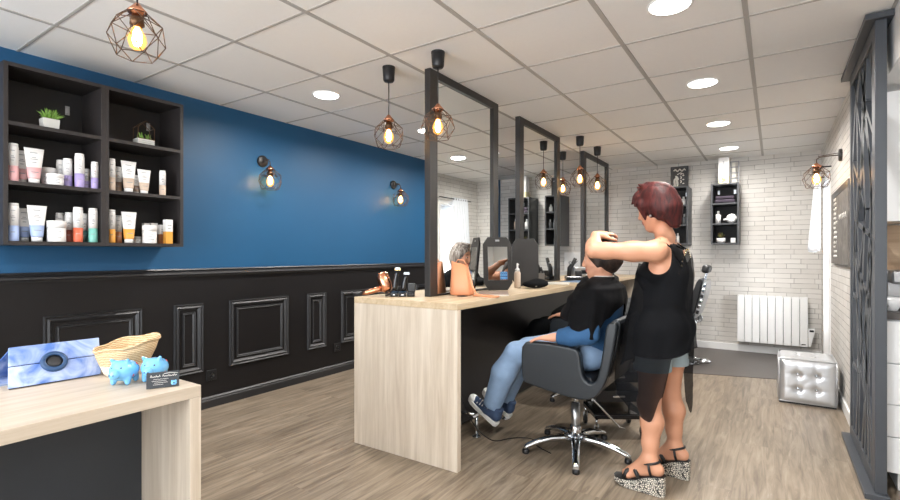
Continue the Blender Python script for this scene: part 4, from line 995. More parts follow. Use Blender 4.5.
for i in range(24):
    a = random.uniform(0, 6.28); r = random.uniform(.01, .05); b.tube([(x, yy, z+.05), (x+r*math.cos(a), yy+r*.7*math.sin(a), z+random.uniform(.09, .13))], [.004, .006], random.choice(('soil', 'bronze')), 5)
b.build('leaves', t)
x = -.415; t = thing('candle_cube', 'small white cube candle at the right of the bottom shelf, right cabinet', 'candle', (x, yy, z)); b = MB(); b.box((x-.026, yy-.026, z+.001), (x+.026, yy+.026, z+.058), 'prod'); b.build('candle_body', t, bev=.005); b = MB(); b.tube([(x, yy, z+.056), (x, yy, z+.066)], .002, 'black', 5); b.build('wick', t)
# tall white bottle box and lattice on top of right cabinet
x, y, z = -.515, 6.86, ZB1
t = thing('gift_box', 'tall white carton with gold foot on top of the right cabinet', 'box', (x, y, z)); b = MB(); b.box((x-.058, y-.058, z+.09), (x+.058, y+.058, z+.325), 'prod'); b.box((x-.058, y-.058, z+.001), (x+.058, y+.058, z+.09), 'c_cream'); b.build('carton', t, bev=.002)
b = MB(); b.box((x-.02, y-.0592, z+.022), (x+.02, y-.058, z+.068), 'gold'); b.build('gold_seal', t); b = MB()
for k in range(9): b.box((x-.004-.003*(k % 3), y-.0588, z+.16+.014*k), (x+.006+.002*(k % 2), y-.058, z+.167+.014*k), 'ink')
b.build('printed_lines', t)
x = -.405; t = thing('lattice_frame', 'slim pale frame of stacked squares beside the tall white carton', 'frame', (x, 6.93, z)); b = MB()
b.box((x-.046, 6.92, z+.001), (x-.038, 6.94, z+.285), 'ink'); b.box((x+.038, 6.92, z+.001), (x+.046, 6.94, z+.285), 'ink')
for k in range(5): b.box((x-.038, 6.92, z+.001+k*.069), (x+.038, 6.94, z+.008+k*.069), 'ink')
b.build('frame_bars', t); b = MB()
for k in range(4): b.box((x-.028, 6.922, z+.018+k*.069), (x+.022-.006*k, 6.936, z+.062+k*.069), 'paper')
b.build('inserts', t)
# papercut tree picture on cabinet D
x0, x1, z0, z1 = -1.135, -.925, ZB1+.001, ZB1+.285
t = thing('papercut_picture', 'black framed papercut of trees and birds standing on cabinet behind stylist', 'picture', ((x0+x1)/2, 6.95, z0))
b = MB(); w = .016
for q in (((x0, z0), (x0+w, z1)), ((x1-w, z0), (x1, z1)), ((x0+w, z1-w), (x1-w, z1)), ((x0+w, z0), (x1-w, z0+w))): b.box((q[0][0], 6.935, q[0][1]), (q[1][0], 6.96, q[1][1]), 'frame')
b.build('picture_frame', t); b = MB(); b.box((x0+w, 6.948, z0+w), (x1-w, 6.955, z1-w), 'frame'); b.build('backing', t)
b = MB()
def pet(cx_, cz_, rx, rz_, rot, m='paper'):
    P2 = [(cx_+rx*math.cos(a)*math.cos(rot)-rz_*math.sin(a)*math.sin(rot), cz_+rx*math.cos(a)*math.sin(rot)+rz_*math.sin(a)*math.cos(rot)) for a in [k*PI/6 for k in range(12)]]
    b.prism(P2, 6.945, 6.948, m, 'y')
pet(x0+.062, z0+.075, .030, .062, .15); pet(x0+.075, z0+.135, .016, .034, .5); pet(x0+.045, z0+.04, .016, .022, -.2); pet(x0+.062, z0+.07, .006, .040, .2, 'slate')
for k in range(13): pet(x0+.04+.011*k, z1-.05+.012*math.sin(k*1.3), .011, .007, k*.7)
for k in range(9): pet(x0+.132+.018*math.cos(k*2.1), z0+.06+.017*k, .012, .006, k*1.1)
for k in range(5): pet(x0+.085+.016*k, z1-.085-.008*abs(k-2), .010, .006, .5-k*.3)
b.build('papercut', t)
# small things in the other cabinets
sbottle(-1.02, yy, cD[1], .022, .13, 'grey', 'left grey tube of two on the middle shelf, cabinet behind stylist', 'tube'); sbottle(-.955, yy, cD[1], .022, .135, 'grey', 'right grey tube of two on the middle shelf, cabinet behind stylist', 'tube')
sbottle(-.965, yy, cD[2], .028, .11, 'prod', 'white bottle on the top shelf of the cabinet behind stylist'); sbottle(-1.03, yy, cD[0], .018, .13, 'prod', 'small white bottle on the bottom shelf of the cabinet behind stylist')
sbottle(-3.33, yy, cA[1], .028, .17, 'c_sand', 'pale beige bottle on the middle shelf seen between the first two mirrors')
sbottle(-2.66, yy, cB[2], .034, .15, 'prod', 'white bottle on the top shelf of the cabinet right of the second mirror'); sbottle(-2.76, yy, cB[1], .022, .14, 'grey', 'grey bottle on the middle shelf of the cabinet right of the second mirror')
# plaque on the back wall
x, z = -2.49, 1.10
t = thing('wall_plaque', 'square white wall plaque with dark bird mark, low on the brick back wall', 'plaque', (x, YB, z)); b = MB(); b.box((x-.15, YB-.02, z-.14), (x+.15, YB, z+.14), 'white'); b.build('plaque_board', t, bev=.003)
b = MB(); b.prism([(x-.07, z+.01), (x-.03, z-.03), (x+.02, z-.035), (x+.07, z+.02), (x+.02, z), (x-.02, z-.005)], YB-.024, YB-.02, 'grey', 'y'); b.build('bird_mark', t)
# radiator
x0, x1, z0, z1, y = -.383, .325, .14, .715, 6.985
t = thing('wall_radiator', 'white finned electric radiator low on the brick back wall', 'radiator', ((x0+x1)/2, YB, z0))
n = 9; w = (x1-x0)/n
for k in range(n):
    b = MB(); b.box((x0+k*w+.0022, y-.035, z0), (x0+(k+1)*w-.0022, y+.035, z1), 'white'); b.build('fin', t, bev=.007, seg=3)
b = MB(); b.box((x0+.01, y-.018, z0+.03), (x1-.01, YB, z1-.03), 'grey'); b.build('core', t)
b = MB(); b.prism([(x1+.002, z0+.01), (x1+.022, z0+.01), (x1+.062, z0+.17), (x1+.062, z0+.215), (x1+.002, z0+.215)], y-.03, y+.04, 'white', 'y'); b.box((x1+.012, y-.036, z0+.18), (x1+.052, y-.03, z0+.20), 'blackgloss'); b.build('control_box', t)
b = MB(); b.box((x1-.062, y-.0365, z0+.022), (x1-.022, y-.035, z0+.032), 'blackgloss'); b.build('badge', t)

# ------------------------------------------------------------------ silver ottoman
x0, x1, y0, y1, hh = .022, .418, 4.83, 5.225, .375
t = thing('cube_ottoman', 'silver tufted cube ottoman with jewel buttons beside the brick wall', 'ottoman', ((x0+x1)/2, (y0+y1)/2, 0))
def tufted(b, o, ux, uy, wn, hn, nrm_, n=26, amp=.020):
    vs = []
    for i in range(n+1):
        for j in range(n+1):
            a, q = i/n, j/n; p = Vector(o)+Vector(ux)*a+Vector(uy)*q
            d = 0
            for cx_ in (1/3, 2/3):
                for cz_ in (1/3, 2/3): d += math.exp(-((a-cx_)**2+(q-cz_)**2)/.0035)
            ridge = max(math.exp(-((a-1/3)/.02)**2), math.exp(-((a-2/3)/.02)**2))*.25 + max(math.exp(-((q-1/3)/.02)**2), math.exp(-((q-2/3)/.02)**2))*.25
            e = min(a, 1-a, q, 1-q); ed = math.sqrt(max(0, min(1, e/.10)))
            diag = .22*math.exp(-(((a-1/3)-(q-1/3))/.025)**2)*(1 if abs(a-.5) < .3 else 0)
            p = p + Vector(nrm_)*(.018*ed-amp*min(1, d)-amp*.5*ridge*ed-amp*.25*diag); vs.append(tuple(p))
    b.add(vs, [(i*(n+1)+j, (i+1)*(n+1)+j, (i+1)*(n+1)+j+1, i*(n+1)+j+1) for i in range(n) for j in range(n)], 'silverlam', True)
b = MB(); i_ = .016
b.box((x0+i_, y0+i_, .012), (x1-i_, y1-i_, hh-i_), 'silverlam')
W_, D_, H_ = x1-x0-2*i_, y1-y0-2*i_, hh-.012-i_
tufted(b, (x0+i_, y0+i_, .012), (W_, 0, 0), (0, 0, H_), 1, 1, (0, -1, 0)); tufted(b, (x0+i_, y1-i_, .012), (0, -D_, 0), (0, 0, H_), 1, 1, (-1, 0, 0)); tufted(b, (x1-i_, y0+i_, .012), (0, D_, 0), (0, 0, H_), 1, 1, (1, 0, 0)); tufted(b, (x1-i_, y1-i_, .012), (-W_, 0, 0), (0, 0, H_), 1, 1, (0, 1, 0)); tufted(b, (x0+i_, y0+i_, hh-i_), (W_, 0, 0), (0, D_, 0), 1, 1, (0, 0, 1))
b.build('cover', t)
b = MB()
for q in ((x0+.01, y0+.01), (x1-.01, y0+.01), (x0+.01, y1-.01), (x1-.01, y1-.01)): b.tube([(q[0], q[1], .02), (q[0], q[1], hh-.012)], .005, 'silverlam', 6)
for z in (.018, hh-.012):
    b.tube([(x0+.01, y0+.01, z), (x1-.01, y0+.01, z), (x1-.01, y1-.01, z), (x0+.01, y1-.01, z)], .005, 'silverlam', 6, closed=True)
b.build('piping', t)
for a in (1/3, 2/3):
    for q in (1/3, 2/3):
        b = MB(); b.ell((x0+i_+W_*a, y0+i_-.004, .012+H_*q), (.013, .008, .013), 'chrome', 12, 8); b.build('jewel_button', t)
        b = MB(); b.ell((x0+i_+W_*a, y0+i_+D_*q, hh-i_+.004), (.013, .013, .008), 'chrome', 12, 8); b.build('jewel_button', t)
b = MB(); b.box((x0+.012, y0+.012, .0005), (x1-.012, y1-.012, .012), 'black'); b.build('base', t)

# ------------------------------------------------------------------ right side : curtain, slate board, screen, kitchenette
t = thing('curtain_rod', 'dark curtain rod over the glazed door on the right wall', 'curtain rod', (XR, 6.3, 2.06))
b = MB(); b.tube([(XR-.075, 5.86, 2.06), (XR-.075, 6.74, 2.06)], .009, 'black', 10); b.build('rod', t)
b = MB()
for y in (5.90, 6.70): b.tube([(XR, y, 2.06), (XR-.075, y, 2.06)], .007, 'black', 8)
b.build('bracket', t)
t = thing('voile_curtain', 'white voile curtain gathered at the far side of the glazed door', 'curtain', (XR-.07, 6.5, 1.25))
b = MB(); NU, NV = 60, 26; vs = []
for j in range(NV+1):
    q = j/NV; z = 2.085-q*.83
    for i in range(NU+1):
        a = i/NU; y = 6.22+.44*a+(.06*q)*(a) ; y = 6.22+.02*q + (.44+.02*q)*a
        fold = .020*math.sin(a*2*PI*6.5)*(0.8+.5*q)
        vs.append((XR-.075-.045*q*math.sin(a*PI)-.012*q+fold, y, z+ (-.02*q*math.sin(a*PI*3))))
b.add(vs, [(j*(NU+1)+i, j*(NU+1)+i+1, (j+1)*(NU+1)+i+1, (j+1)*(NU+1)+i) for j in range(NV) for i in range(NU)], 'curtain', True); b.build('cloth', t, solid=.0015)
b = MB()
for k in range(7):
    y = 6.235+k*.066
    b.tube([(XR-.075+.017*math.cos(a), y, 2.06+.017*math.sin(a)) for a in [j*PI/6 for j in range(12)]], .0035, 'steel', 6, closed=True)
b.build('eyelets', t)
# slate board with chalk writing
t = thing('slate_board', 'dark slate chalkboard with white handwriting on right brick wall', 'board', (XR, 5.05, 1.13))
b = MB(); b.box((XR-.0225, 4.42, 1.135), (XR-.0005, 5.62, 1.755), 'slate'); b.build('board', t, bev=.003)
b = MB(); b.box((XR-.024, 4.42, 1.70), (XR-.022, 5.50, 1.745), 'frame'); b.build('header', t)
b = MB(); random.seed(3)
for k in range(13):
    z = 1.68-k*.04; y = 5.36-.02*(k % 2); xx = XR-.0235
    n = random.choice((3, 4, 5))
    for w in range(n):
        L = random.uniform(.025, .05); pts = [(xx, y-L*i/5, z+random.uniform(-.012, .012)) for i in range(6)]
        b.tube(pts, .0042, 'chalk', 5); y -= L+.012
        if y < 5.10: break
b.build('handwriting', t); b = MB()
for k in range(5):
    y = 4.98-k*.1; b.tube([(xx, y, 1.50), (xx, y-.04, 1.53), (xx, y-.07, 1.49)], .003, 'chalk', 5)
b.build('chalk_drawing', t)
# organic cut screen
X0, X1, Y0, Y1 = .418, .464, 3.195, 4.165
t = thing('room_divider', 'tall dark grey divider screen with branch-like cut-outs, right edge', 'screen', ((X0+X1)/2, (Y0+Y1)/2, 0))
b = MB(); b.box((.375, Y0-.03, .0005), (.472, Y1+.01, .028), 'screen'); b.build('base_plate', t, bev=.002)
b = MB(); b.box((.378, Y0-.025, H-.036), (.488, Y1+.07, H-.006), 'screen'); b.build('top_plate', t, bev=.002)
b = MB(); z0, z1, w = .0285, H-.0365, .06
b.box((X0, Y0, z0), (X1, Y0+w*1.5, z1), 'screen'); b.box((X0, Y1-w, z0), (X1, Y1, z1), 'screen'); b.box((X0, Y0+w*1.5, z0), (X1, Y1-w, z0+.07), 'screen'); b.box((X0, Y0+w*1.5, z1-.07), (X1, Y1-w, z1), 'screen'); b.build('screen_frame', t, bev=.002)
b = MB(); random.seed(11)
ya, yb, za, zb = Y0+w*1.5-.005, Y1-w+.005, z0+.06, z1-.06
def strut(p, q, w1, w2):
    d = Vector((q[0]-p[0], q[1]-p[1])); n = Vector((-d.y, d.x)).normalized()
    b.prism([(p[0]+n.x*w1, p[1]+n.y*w1), (p[0]-n.x*w1, p[1]-n.y*w1), (q[0]-n.x*w2, q[1]-n.y*w2), (q[0]+n.x*w2, q[1]+n.y*w2)], X0+.006, X1-.006, 'screen', 'x')
T_ = []
for k in range(7):
    y = ya+(yb-ya)*(k+.5)/7; z = za; P2 = [(y, z)]
    while z < zb:
        z = min(zb, z+random.uniform(.28, .5)); y = min(yb-.02, max(ya+.02, y+random.choice((-1, 1))*random.uniform(.03, .16))); P2.append((y, z))
    T_.append(P2)
    for i in range(len(P2)-1): strut(P2[i], P2[i+1], random.uniform(.022, .036), random.uniform(.018, .030))
for k in range(6):
    for i in range(1, len(T_[k])-1):
        tgt = min(T_[k+1], key=lambda p: abs(p[1]-T_[k][i][1]-.22)); strut(T_[k][i], tgt, .013, .018)
b.build('branch_lattice', t)
# kitchenette in the alcove
t = thing('base_cabinet', 'white drawer cabinet behind the dark screen at the right edge', 'cabinet', (.9, 3.32, 0))
b = MB(); b.box((.475, 3.33, .10), (1.62, 3.93, .885), 'whitegloss'); b.build('body', t); b = MB(); b.box((.53, 3.37, .0005), (1.60, 3.92, .0995), 'white'); b.build('plinth', t)
for z0, z1 in ((.105, .285), (.29, .45), (.455, .66), (.665, .88)):
    for xa, xb in ((.476, 1.068), (1.072, 1.618)):
        b = MB(); b.box((xa, 3.311, z0), (xb, 3.3295, z1), 'whitegloss'); b.build('drawer_front', t, bev=.002)
b = MB(); b.box((.470, 3.30, .886), (1.64, 3.965, .924), 'worktop'); o = tag(b.build('kitchen_worktop', bev=.003), 'dark kitchen worktop on the white drawer cabinet, right edge', 'worktop')
b = MB(); b.box((.47, 3.966, .926), (1.66, 3.979, 1.395), 'splash'); o = tag(b.build('splash_panel'), 'pale plank splash panel above the dark worktop, right edge', 'panel')
t = thing('wall_cupboard', 'white wall cupboard over the plank splash panel, right edge', 'cupboard', (.9, 3.6, 1.4))
b = MB(); b.box((.475, 3.58, 1.40), (1.62, 3.979, 2.115), 'whitegloss'); b.build('body', t)
for xa, xb in ((.476, 1.068), (1.072, 1.618)): b = MB(); b.box((xa, 3.561, 1.40), (xb, 3.579, 2.113), 'whitegloss'); b.build('door', t, bev=.002)
c = (0.595, 3.60, .925); t = thing('coffee_machine', 'silver coffee machine on the dark worktop behind the screen', 'coffee machine', c)
b = MB(); b.box((0.520, 3.50, .926), (0.665, 3.76, .945), 'black'); b.box((0.520, 3.62, .945), (0.665, 3.76, 1.13), 'steel'); b.build('machine_body', t, bev=.01); b = MB(); b.box((0.525, 3.50, 1.06), (0.660, 3.62, 1.13), 'steel'); b.build('head', t, bev=.012)
b = MB(); b.lathe([(.012, 0), (.014, .03)], 'black', (0.595, 3.55, 1.03), 12); b.build('spout', t); b = MB(); b.box((0.545, 3.51, .946), (0.645, 3.60, .952), 'chrome'); b.build('drip_tray', t)
for k, (x, y, l) in enumerate(((.513, 3.40, 'white cup at the worktop corner nearest the screen'), (.62, 3.42, 'white cup in front of the coffee machine'), )):
    t = thing('coffee_cup', l, 'cup', (x, y, .925)); b = MB(); b.lathe([(.022, .001), (.036, .03), (.040, .07), (.037, .07), (.032, .03), (.001, .008)], 'whitegloss', (x, y, .925), 20, cap=False); b.build('cup_body', t)
    b = MB(); b.tube([(x+.038*math.cos(-2.2), y+.038*math.sin(-2.2), .985), (x+.062*math.cos(-2.2), y+.062*math.sin(-2.2), .975), (x+.034*math.cos(-2.2), y+.034*math.sin(-2.2), .948)], .0045, 'whitegloss', 8); b.build('handle', t)

# ------------------------------------------------------------------ salon chair
def smooth_poly(P, it=2):
    for _ in range(it):
        Q = []
        for i in range(len(P)):
            a, b_ = P[i], P[(i+1) % len(P)]
            Q += [(a[0]*.75+b_[0]*.25, a[1]*.75+b_[1]*.25), (a[0]*.25+b_[0]*.75, a[1]*.25+b_[1]*.75)]
        P = Q
    return P
CX, CY = -1.02, 2.925
t = salon_chair = thing('salon_chair', 'black leather salon chair on chrome star base, with the seated client', 'chair', (CX, CY, 0), 'black leather salon chairs')
prof = [(-1.245, .699), (-1.16, .706), (-1.06, .706), (-.96, .700), (-.905, .690), (-.893, .640), (-.886, .575), (-.872, .530), (-.838, .508), (-.806, .528), (-.790, .580), (-.775, .660), (-.762, .760), (-.750, .842), (-.722, .856), (-.694, .848), (-.700, .780), (-.722, .650), (-.748, .540), (-.782, .468), (-.826, .424), (-.90, .412), (-.98, .418), (-1.10, .436), (-1.22, .458), (-1.243, .470), (-1.252, .58)]
prof = smooth_poly(prof, 1)
for ya, yb in ((2.63, 2.688), (3.162, 3.22)):
    b = MB(); b.prism(prof, ya, yb, 'leather', 'y'); b.build('side_shell', t, bev=.012, seg=3)
b = MB(); b.prism(smooth_poly([(-1.235, .47), (-1.235, .535), (-1.20, .552), (-.90, .535), (-.83, .52), (-.83, .44), (-.90, .43), (-1.15, .445)], 1), 2.690, 3.160, 'leather2', 'y'); b.build('seat', t, bev=.012, seg=3)
b = MB(); b.prism(smooth_poly([(-.815, .47), (-.79, .55), (-.765, .68), (-.745, .845), (-.72, .868), (-.69, .858), (-.695, .79), (-.72, .65), (-.75, .54), (-.785, .46)], 1), 2.690, 3.160, 'leather', 'y'); b.build('backrest', t, bev=.01, seg=3)
b = MB(); b.lathe([(.026, .10), (.026, .30)], 'steel', (CX, CY, 0), 20); b.lathe([(.034, .07), (.034, .16), (.030, .165)], 'chrome', (CX, CY, 0), 20); b.lathe([(.020, .28), (.020, .42)], 'chrome', (CX, CY, 0), 16); b.build('gas_column', t)
b = MB(); b.box((CX-.11, CY-.11, .405), (CX+.11, CY+.11, .428), 'black'); b.build('seat_plate', t, bev=.004)
for k in range(5):
    a = math.radians(-70.5+72*k); f = Vector((math.cos(a), math.sin(a), 0)); l = Vector((-f.y, f.x, 0)); c = Vector((CX, CY, 0)); b = MB(); R = []
    for r, z, w, h in ((.02, .085, .032, .028), (.08, .094, .029, .024), (.16, .088, .024, .020), (.25, .066, .021, .017), (.305, .046, .020, .015), (.325, .036, .017, .010)):
        R.append([tuple(c+f*r+l*(w*math.cos(2*PI*j/14))+UZ*(z+h*math.sin(2*PI*j/14))) for j in range(14)])
    b.rings(R, 'chrome'); o = b.build('star_leg', t)
    p = c+f*.312; b = MB(); b.lathe([(.019, .001), (.021, .004), (.021, .020), (.016, .03)], 'black', tuple(p), 16); b.build('glide', o)
b = MB(); p = Vector((CX+.03, CY+.02, .40)); b.tube([p, p+Vector((.12, .16, -.20)), p+Vector((.17, .22, -.28)), p+Vector((.20, .24, -.29))], .006, 'chrome', 8); b.tube([Vector((CX-.03, CY-.03, .39)), Vector((CX-.075, CY-.05, .385))], .010, 'chrome', 10); b.build('pump_lever', t)

# third client's chair further along the counter
SH = Vector((-.26, 1.075, 0))
dup(salon_chair, salon_chair.location+SH, 'black leather salon chair behind the client, mostly hidden by her and the stylist')

# ------------------------------------------------------------------ trolley behind the first chair
c = Vector((-.925, 3.42, 0))
t = thing('salon_trolley', 'low black rolling salon trolley standing behind the client chair', 'trolley', c)
b = MB(); obox(b, c, -.17, .17, -.15, .15, .125, .160, 'blackgloss'); b.build('base_tray', t, bev=.008)
for a in (-.155, .155):
    for d in (-.13, .13):
        b = MB(); p = Vector(loc_(c, a, d, 0)); b.tube([tuple(p+UZ*.125), tuple(p+UZ*.085)], .008, 'chrome', 8)
        for s in (-.012, .012): b.tube([tuple(p+RX*s+UZ*.085), tuple(p+RX*s+FY*.012+UZ*.035)], .004, 'steel', 6)
        T = Matrix.Translation(p+FY*.012+UZ*.034) @ RX.to_track_quat('Z', 'Y').to_matrix().to_4x4(); b.lathe([(.012, -.009), (.031, -.009), (.033, 0), (.031, .009), (.012, .009)], 'black', n=20, T=T); b.build('caster', t)
for a in (-.15, .15): b = MB(); p = Vector(loc_(c, a, .11, .16)); b.tube([p, p+UZ*.38], .009, 'chrome', 8); b.build('post', t)
for h in (.23, .36, .49): b = MB(); obox(b, c, -.15, .15, -.11, .13, h, h+.075, 'black'); obox(b, c, -.04, .04, -.118, -.11, h+.03, h+.045, 'chrome'); b.build('drawer', t, bev=.006)

# ------------------------------------------------------------------ barber chair at the back
BX, BY = -.955, 6.06
t = thing('barber_chair', 'chrome and black barber chair at the back, beyond the stylist', 'barber chair', (BX, BY, .004))
def bz(z): return z+.004
b = MB(); b.lathe([(.285, .001), (.285, .012), (.24, .035), (.12, .06), (.07, .075), (.001, .076)], 'chrome', (BX, BY, .004), 32); b.build('base_disc', t)
b = MB(); b.lathe([(.07, .06), (.07, .30), (.09, .32), (.09, .38)], 'chrome', (BX, BY, .004), 24); b.build('column', t)
b = MB(); b.box((BX-.24, BY-.24, .42), (BX+.22, BY+.24, .53), 'leather2'); b.build('seat', t, bev=.035, seg=4)
b = MB(); b.box((BX-.22, BY-.23, .375), (BX+.20, BY+.23, .42), 'steel'); b.build('seat_frame', t, bev=.006)
Tb = Matrix.Translation((BX+.21, BY, .52)) @ Matrix.Rotation(math.radians(14), 4, 'Y')
b = MB(); b.prism(smooth_poly([(-.055, .02), (-.065, .25), (-.05, .43), (.0, .44), (.012, .25), (.01, .02)], 1), -.21, .21, 'leather2', 'y'); b.v = [tuple(Tb @ Vector(p)) for p in b.v]; b.build('backrest', t, bev=.02, seg=3)
b = MB(); b.prism(smooth_poly([(.014, .0), (.018, .25), (.006, .43), (.03, .44), (.055, .40), (.065, .25), (.055, .03)], 1), -.215, .215, 'steel', 'y')
for k in range(6): b.box((.02, -.222, .06+k*.06), (.05, -.214, .10+k*.06), 'chrome' if k % 3 else 'black')
b.v = [tuple(Tb @ Vector(p)) for p in b.v]; b.build('back_shell', t, bev=.005)
b = MB(); b.box((-.05, -.13, .50), (.03, .13, .59), 'leather2'); b.v = [tuple(Tb @ Vector(p)) for p in b.v]; b.build('headrest', t, bev=.03, seg=4); b = MB(); b.box((-.008, -.03, .42), (.014, .03, .52), 'chrome'); b.v = [tuple(Tb @ Vector(p)) for p in b.v]; b.build('headrest_stem', t)
for s in (-1, 1):
    y = BY+s*.275
    b = MB(); b.tube([(BX+.2, y, .42), (BX+.16, y, .56), (BX+.10, y, .68), (BX-.12, y, .69), (BX-.20, y, .60), (BX-.2, y, .42)], .016, 'chrome', 10); b.tube([(BX+.2, y, .44), (BX+.2, y-s*.05, .43)], .02, 'chrome', 10); T = Matrix.Translation((BX+.21, y, .47)) @ Matrix.Rotation(PI/2, 4, 'X'); b.lathe([(.05, -.014), (.055, 0), (.05, .014)], 'chrome', n=20, T=T); b.build('arm_frame', t)
    b = MB(); b.box((BX-.17, y-.035, .70), (BX+.13, y+.035, .735), 'leather2'); b.build('armrest', t, bev=.014, seg=3)
b = MB(); b.tube([(BX-.22, BY-.12, .42), (BX-.40, BY-.12, .20)], .012, 'chrome', 8); b.tube([(BX-.22, BY+.12, .42), (BX-.40, BY+.12, .20)], .012, 'chrome', 8); b.box((BX-.50, BY-.17, .17), (BX-.36, BY+.17, .19), 'steel'); b.build('footrest', t)
b = MB(); b.ell((BX+.30, BY-.12, .05), (.09, .05, .03), 'chrome', 14, 8); b.tube([(BX+.05, BY-.03, .14), (BX+.2, BY-.1, .08), (BX+.30, BY-.12, .06)], .010, 'chrome', 8); b.build('pump_pedal', t)

# ------------------------------------------------------------------ people
def V3(*a): return Vector(a)
def frame_R(f, l, u): return np.array([list(f), list(l), list(u)])
def head(S, c, f, u, k=1.0):
    """head about c (between the ears, eye height); f facing, u up"""
    f = Vector(f).normalized(); u = (Vector(u)-f*Vector(u).dot(f)).normalized(); l = u.cross(f)
    R = frame_R(f, l, u); c = Vector(c)
    P = lambda a, b_, h: c+(f*a+l*b_+u*h)*k
    S.el(P(-.012, 0, .030), (.094*k, .074*k, .088*k), R, .01)
    S.el(P(.028, 0, -.030), (.064*k, .060*k, .082*k), R, .03)
    S.rc(P(.062, 0, -.096), .022*k, P(.066, 0, -.100), .020*k, .025)
    for s in (-1, 1):
        S.rc(P(.055, s*.018, -.096), .018*k, P(-.005, s*.052, -.060), .020*k, .03)
        S.rc(P(.058, s*.036, -.028), .022*k, P(.040, s*.046, -.03), .022*k, .02)
        S.rc(P(.080, s*.010, .024), .011*k, P(.068, s*.044, .020), .010*k, .012)
        S.cut(P(.092, s*.030, .002), (.016*k, .017*k, .010*k), R, .012)
        S.el(P(.074, s*.030, .0), (.0135*k,)*3, None, .003)
        S.el(P(-.008, s*.074, -.008), (.020*k, .009*k, .032*k), R, .006)
        S.rc(P(.098, s*.008, -.038), .008*k, P(.094, s*.010, -.038), .008*k, .006)
    S.rc(P(.088, 0, .012), .009*k, P(.110, 0, -.032), .0105*k, .012)
    S.rc(P(.088, -.016, -.062), .0075*k, P(.088, .016, -.062), .0075*k, .006); S.rc(P(.093, 0, -.060), .007*k, P(.092, 0, -.063), .007*k, .006)
    S.rc(P(.086, -.013, -.072), .0075*k, P(.086, .013, -.072), .0075*k, .006)
    def paint(C):
        q = (C-np.array(c)) @ R.T / k
        m = np.zeros(len(C))
        lipd = np.sqrt(((q[:, 0]-.091)/1.0)**2+(np.maximum(np.abs(q[:, 1])-.017, 0))**2+((q[:, 2]+.066)/1.0)**2)
        m[(lipd < .0125) & (q[:, 0] > .082)] = 3
        for s in (-1, 1):
            d = np.sqrt((q[:, 0]-.074)**2+(q[:, 1]-s*.030)**2+q[:, 2]**2)
            eye = (d < .0158) & (np.abs(q[:, 2]) < .0075) & (q[:, 0] > .080)
            m[eye] = 1
            m[eye & (np.abs(q[:, 1]-s*.030) < .0055)] = 2
            br = (np.abs(q[:, 2]-.026+.12*np.abs(np.abs(q[:, 1])-.028)) < .0045) & (q[:, 1]*s > .012) & (q[:, 1]*s < .048) & (q[:, 0] > .05)
            m[br] = 4
        return m
    return P, paint
def hand(S, w, d, n, side, curl=(.35, .4, .35), tcurl=.3, k=1.0, sp=.12):
    """w wrist, d finger direction, n back of the hand, side thumb side"""
    d = Vector(d).normalized(); n = (Vector(n)-d*Vector(n).dot(d)).normalized(); s_ = d.cross(n)
    if s_.dot(Vector(side)) < 0: s_ = -s_
    w = Vector(w)
    for i, (o, ln) in enumerate(((.028, .95), (.009, 1.06), (-.010, 1.0), (-.027, .80))):
        kn = w+d*(.082-.006*abs(i-1.3))*k+s_*o*k
        S.rc(w+s_*o*.45*k, .020*k, kn, .0125*k, .012)
        dirv = (d+s_*sp*(1.4-i)*.5).normalized(); p = kn; r = .0098
        for ang, L in zip(curl, (.042, .026, .020)):
            ax_ = n.cross(dirv).normalized()
            dirv = Matrix.Rotation(ang, 3, ax_) @ dirv
            q = p+dirv*L*ln*k; S.rc(p, r*k, q, (r-.0012)*k, .003); p = q; r -= .0010
    p = w+d*.022*k+s_*.022*k; dv = (d*.62+s_*.72-n*.25).normalized(); S.rc(w, .018*k, p, .016*k, .01)
    for L, r0, r1 in ((.040, .015, .0115), (.030, .0112, .0102), (.024, .010, .0082)):
        q = p+dv*L*k; S.rc(p, r0*k, q, r1*k, .005); p = q; dv = (dv*math.cos(tcurl)+(d*.8-n*.5-s_*.1)*math.sin(tcurl)).normalized()
def drape(b, n, m, th0, th1, top, hem, rad, cen, m_id, amp=.008, fk=9):
    """cloth hanging round a body: th in degrees from the facing direction towards the left"""
    vs = []
    for i in range(n+1):
        th = math.radians(th0+(th1-th0)*i/n); zt, zh = top(math.degrees(th)), hem(math.degrees(th))
        for j in range(m+1):
            q = j/m; z = zt+(zh-zt)*q; A, B = rad(z); cc = cen(z)
            rr = 1+amp*q*6*math.sin(th*fk)+amp*q*3*math.sin(th*fk*1.7+1)
            vs.append(tuple(cc[0]+cc[1]*(A*rr*math.cos(th))+cc[2]*(B*rr*math.sin(th))+UZ*(z-cc[0].z)))
    b.add(vs, [(i*(m+1)+j, (i+1)*(m+1)+j, (i+1)*(m+1)+j+1, i*(m+1)+j+1) for i in range(n) for j in range(m)], m_id, True)
def interp(x, P):
    if x <= P[0][0]: return P[0][1]
    for (a, va), (c_, vc) in zip(P, P[1:]):
        if x <= c_:
            f = (x-a)/(c_-a); f = f*f*(3-2*f); return va+(vc-va)*f
    return P[-1][1]

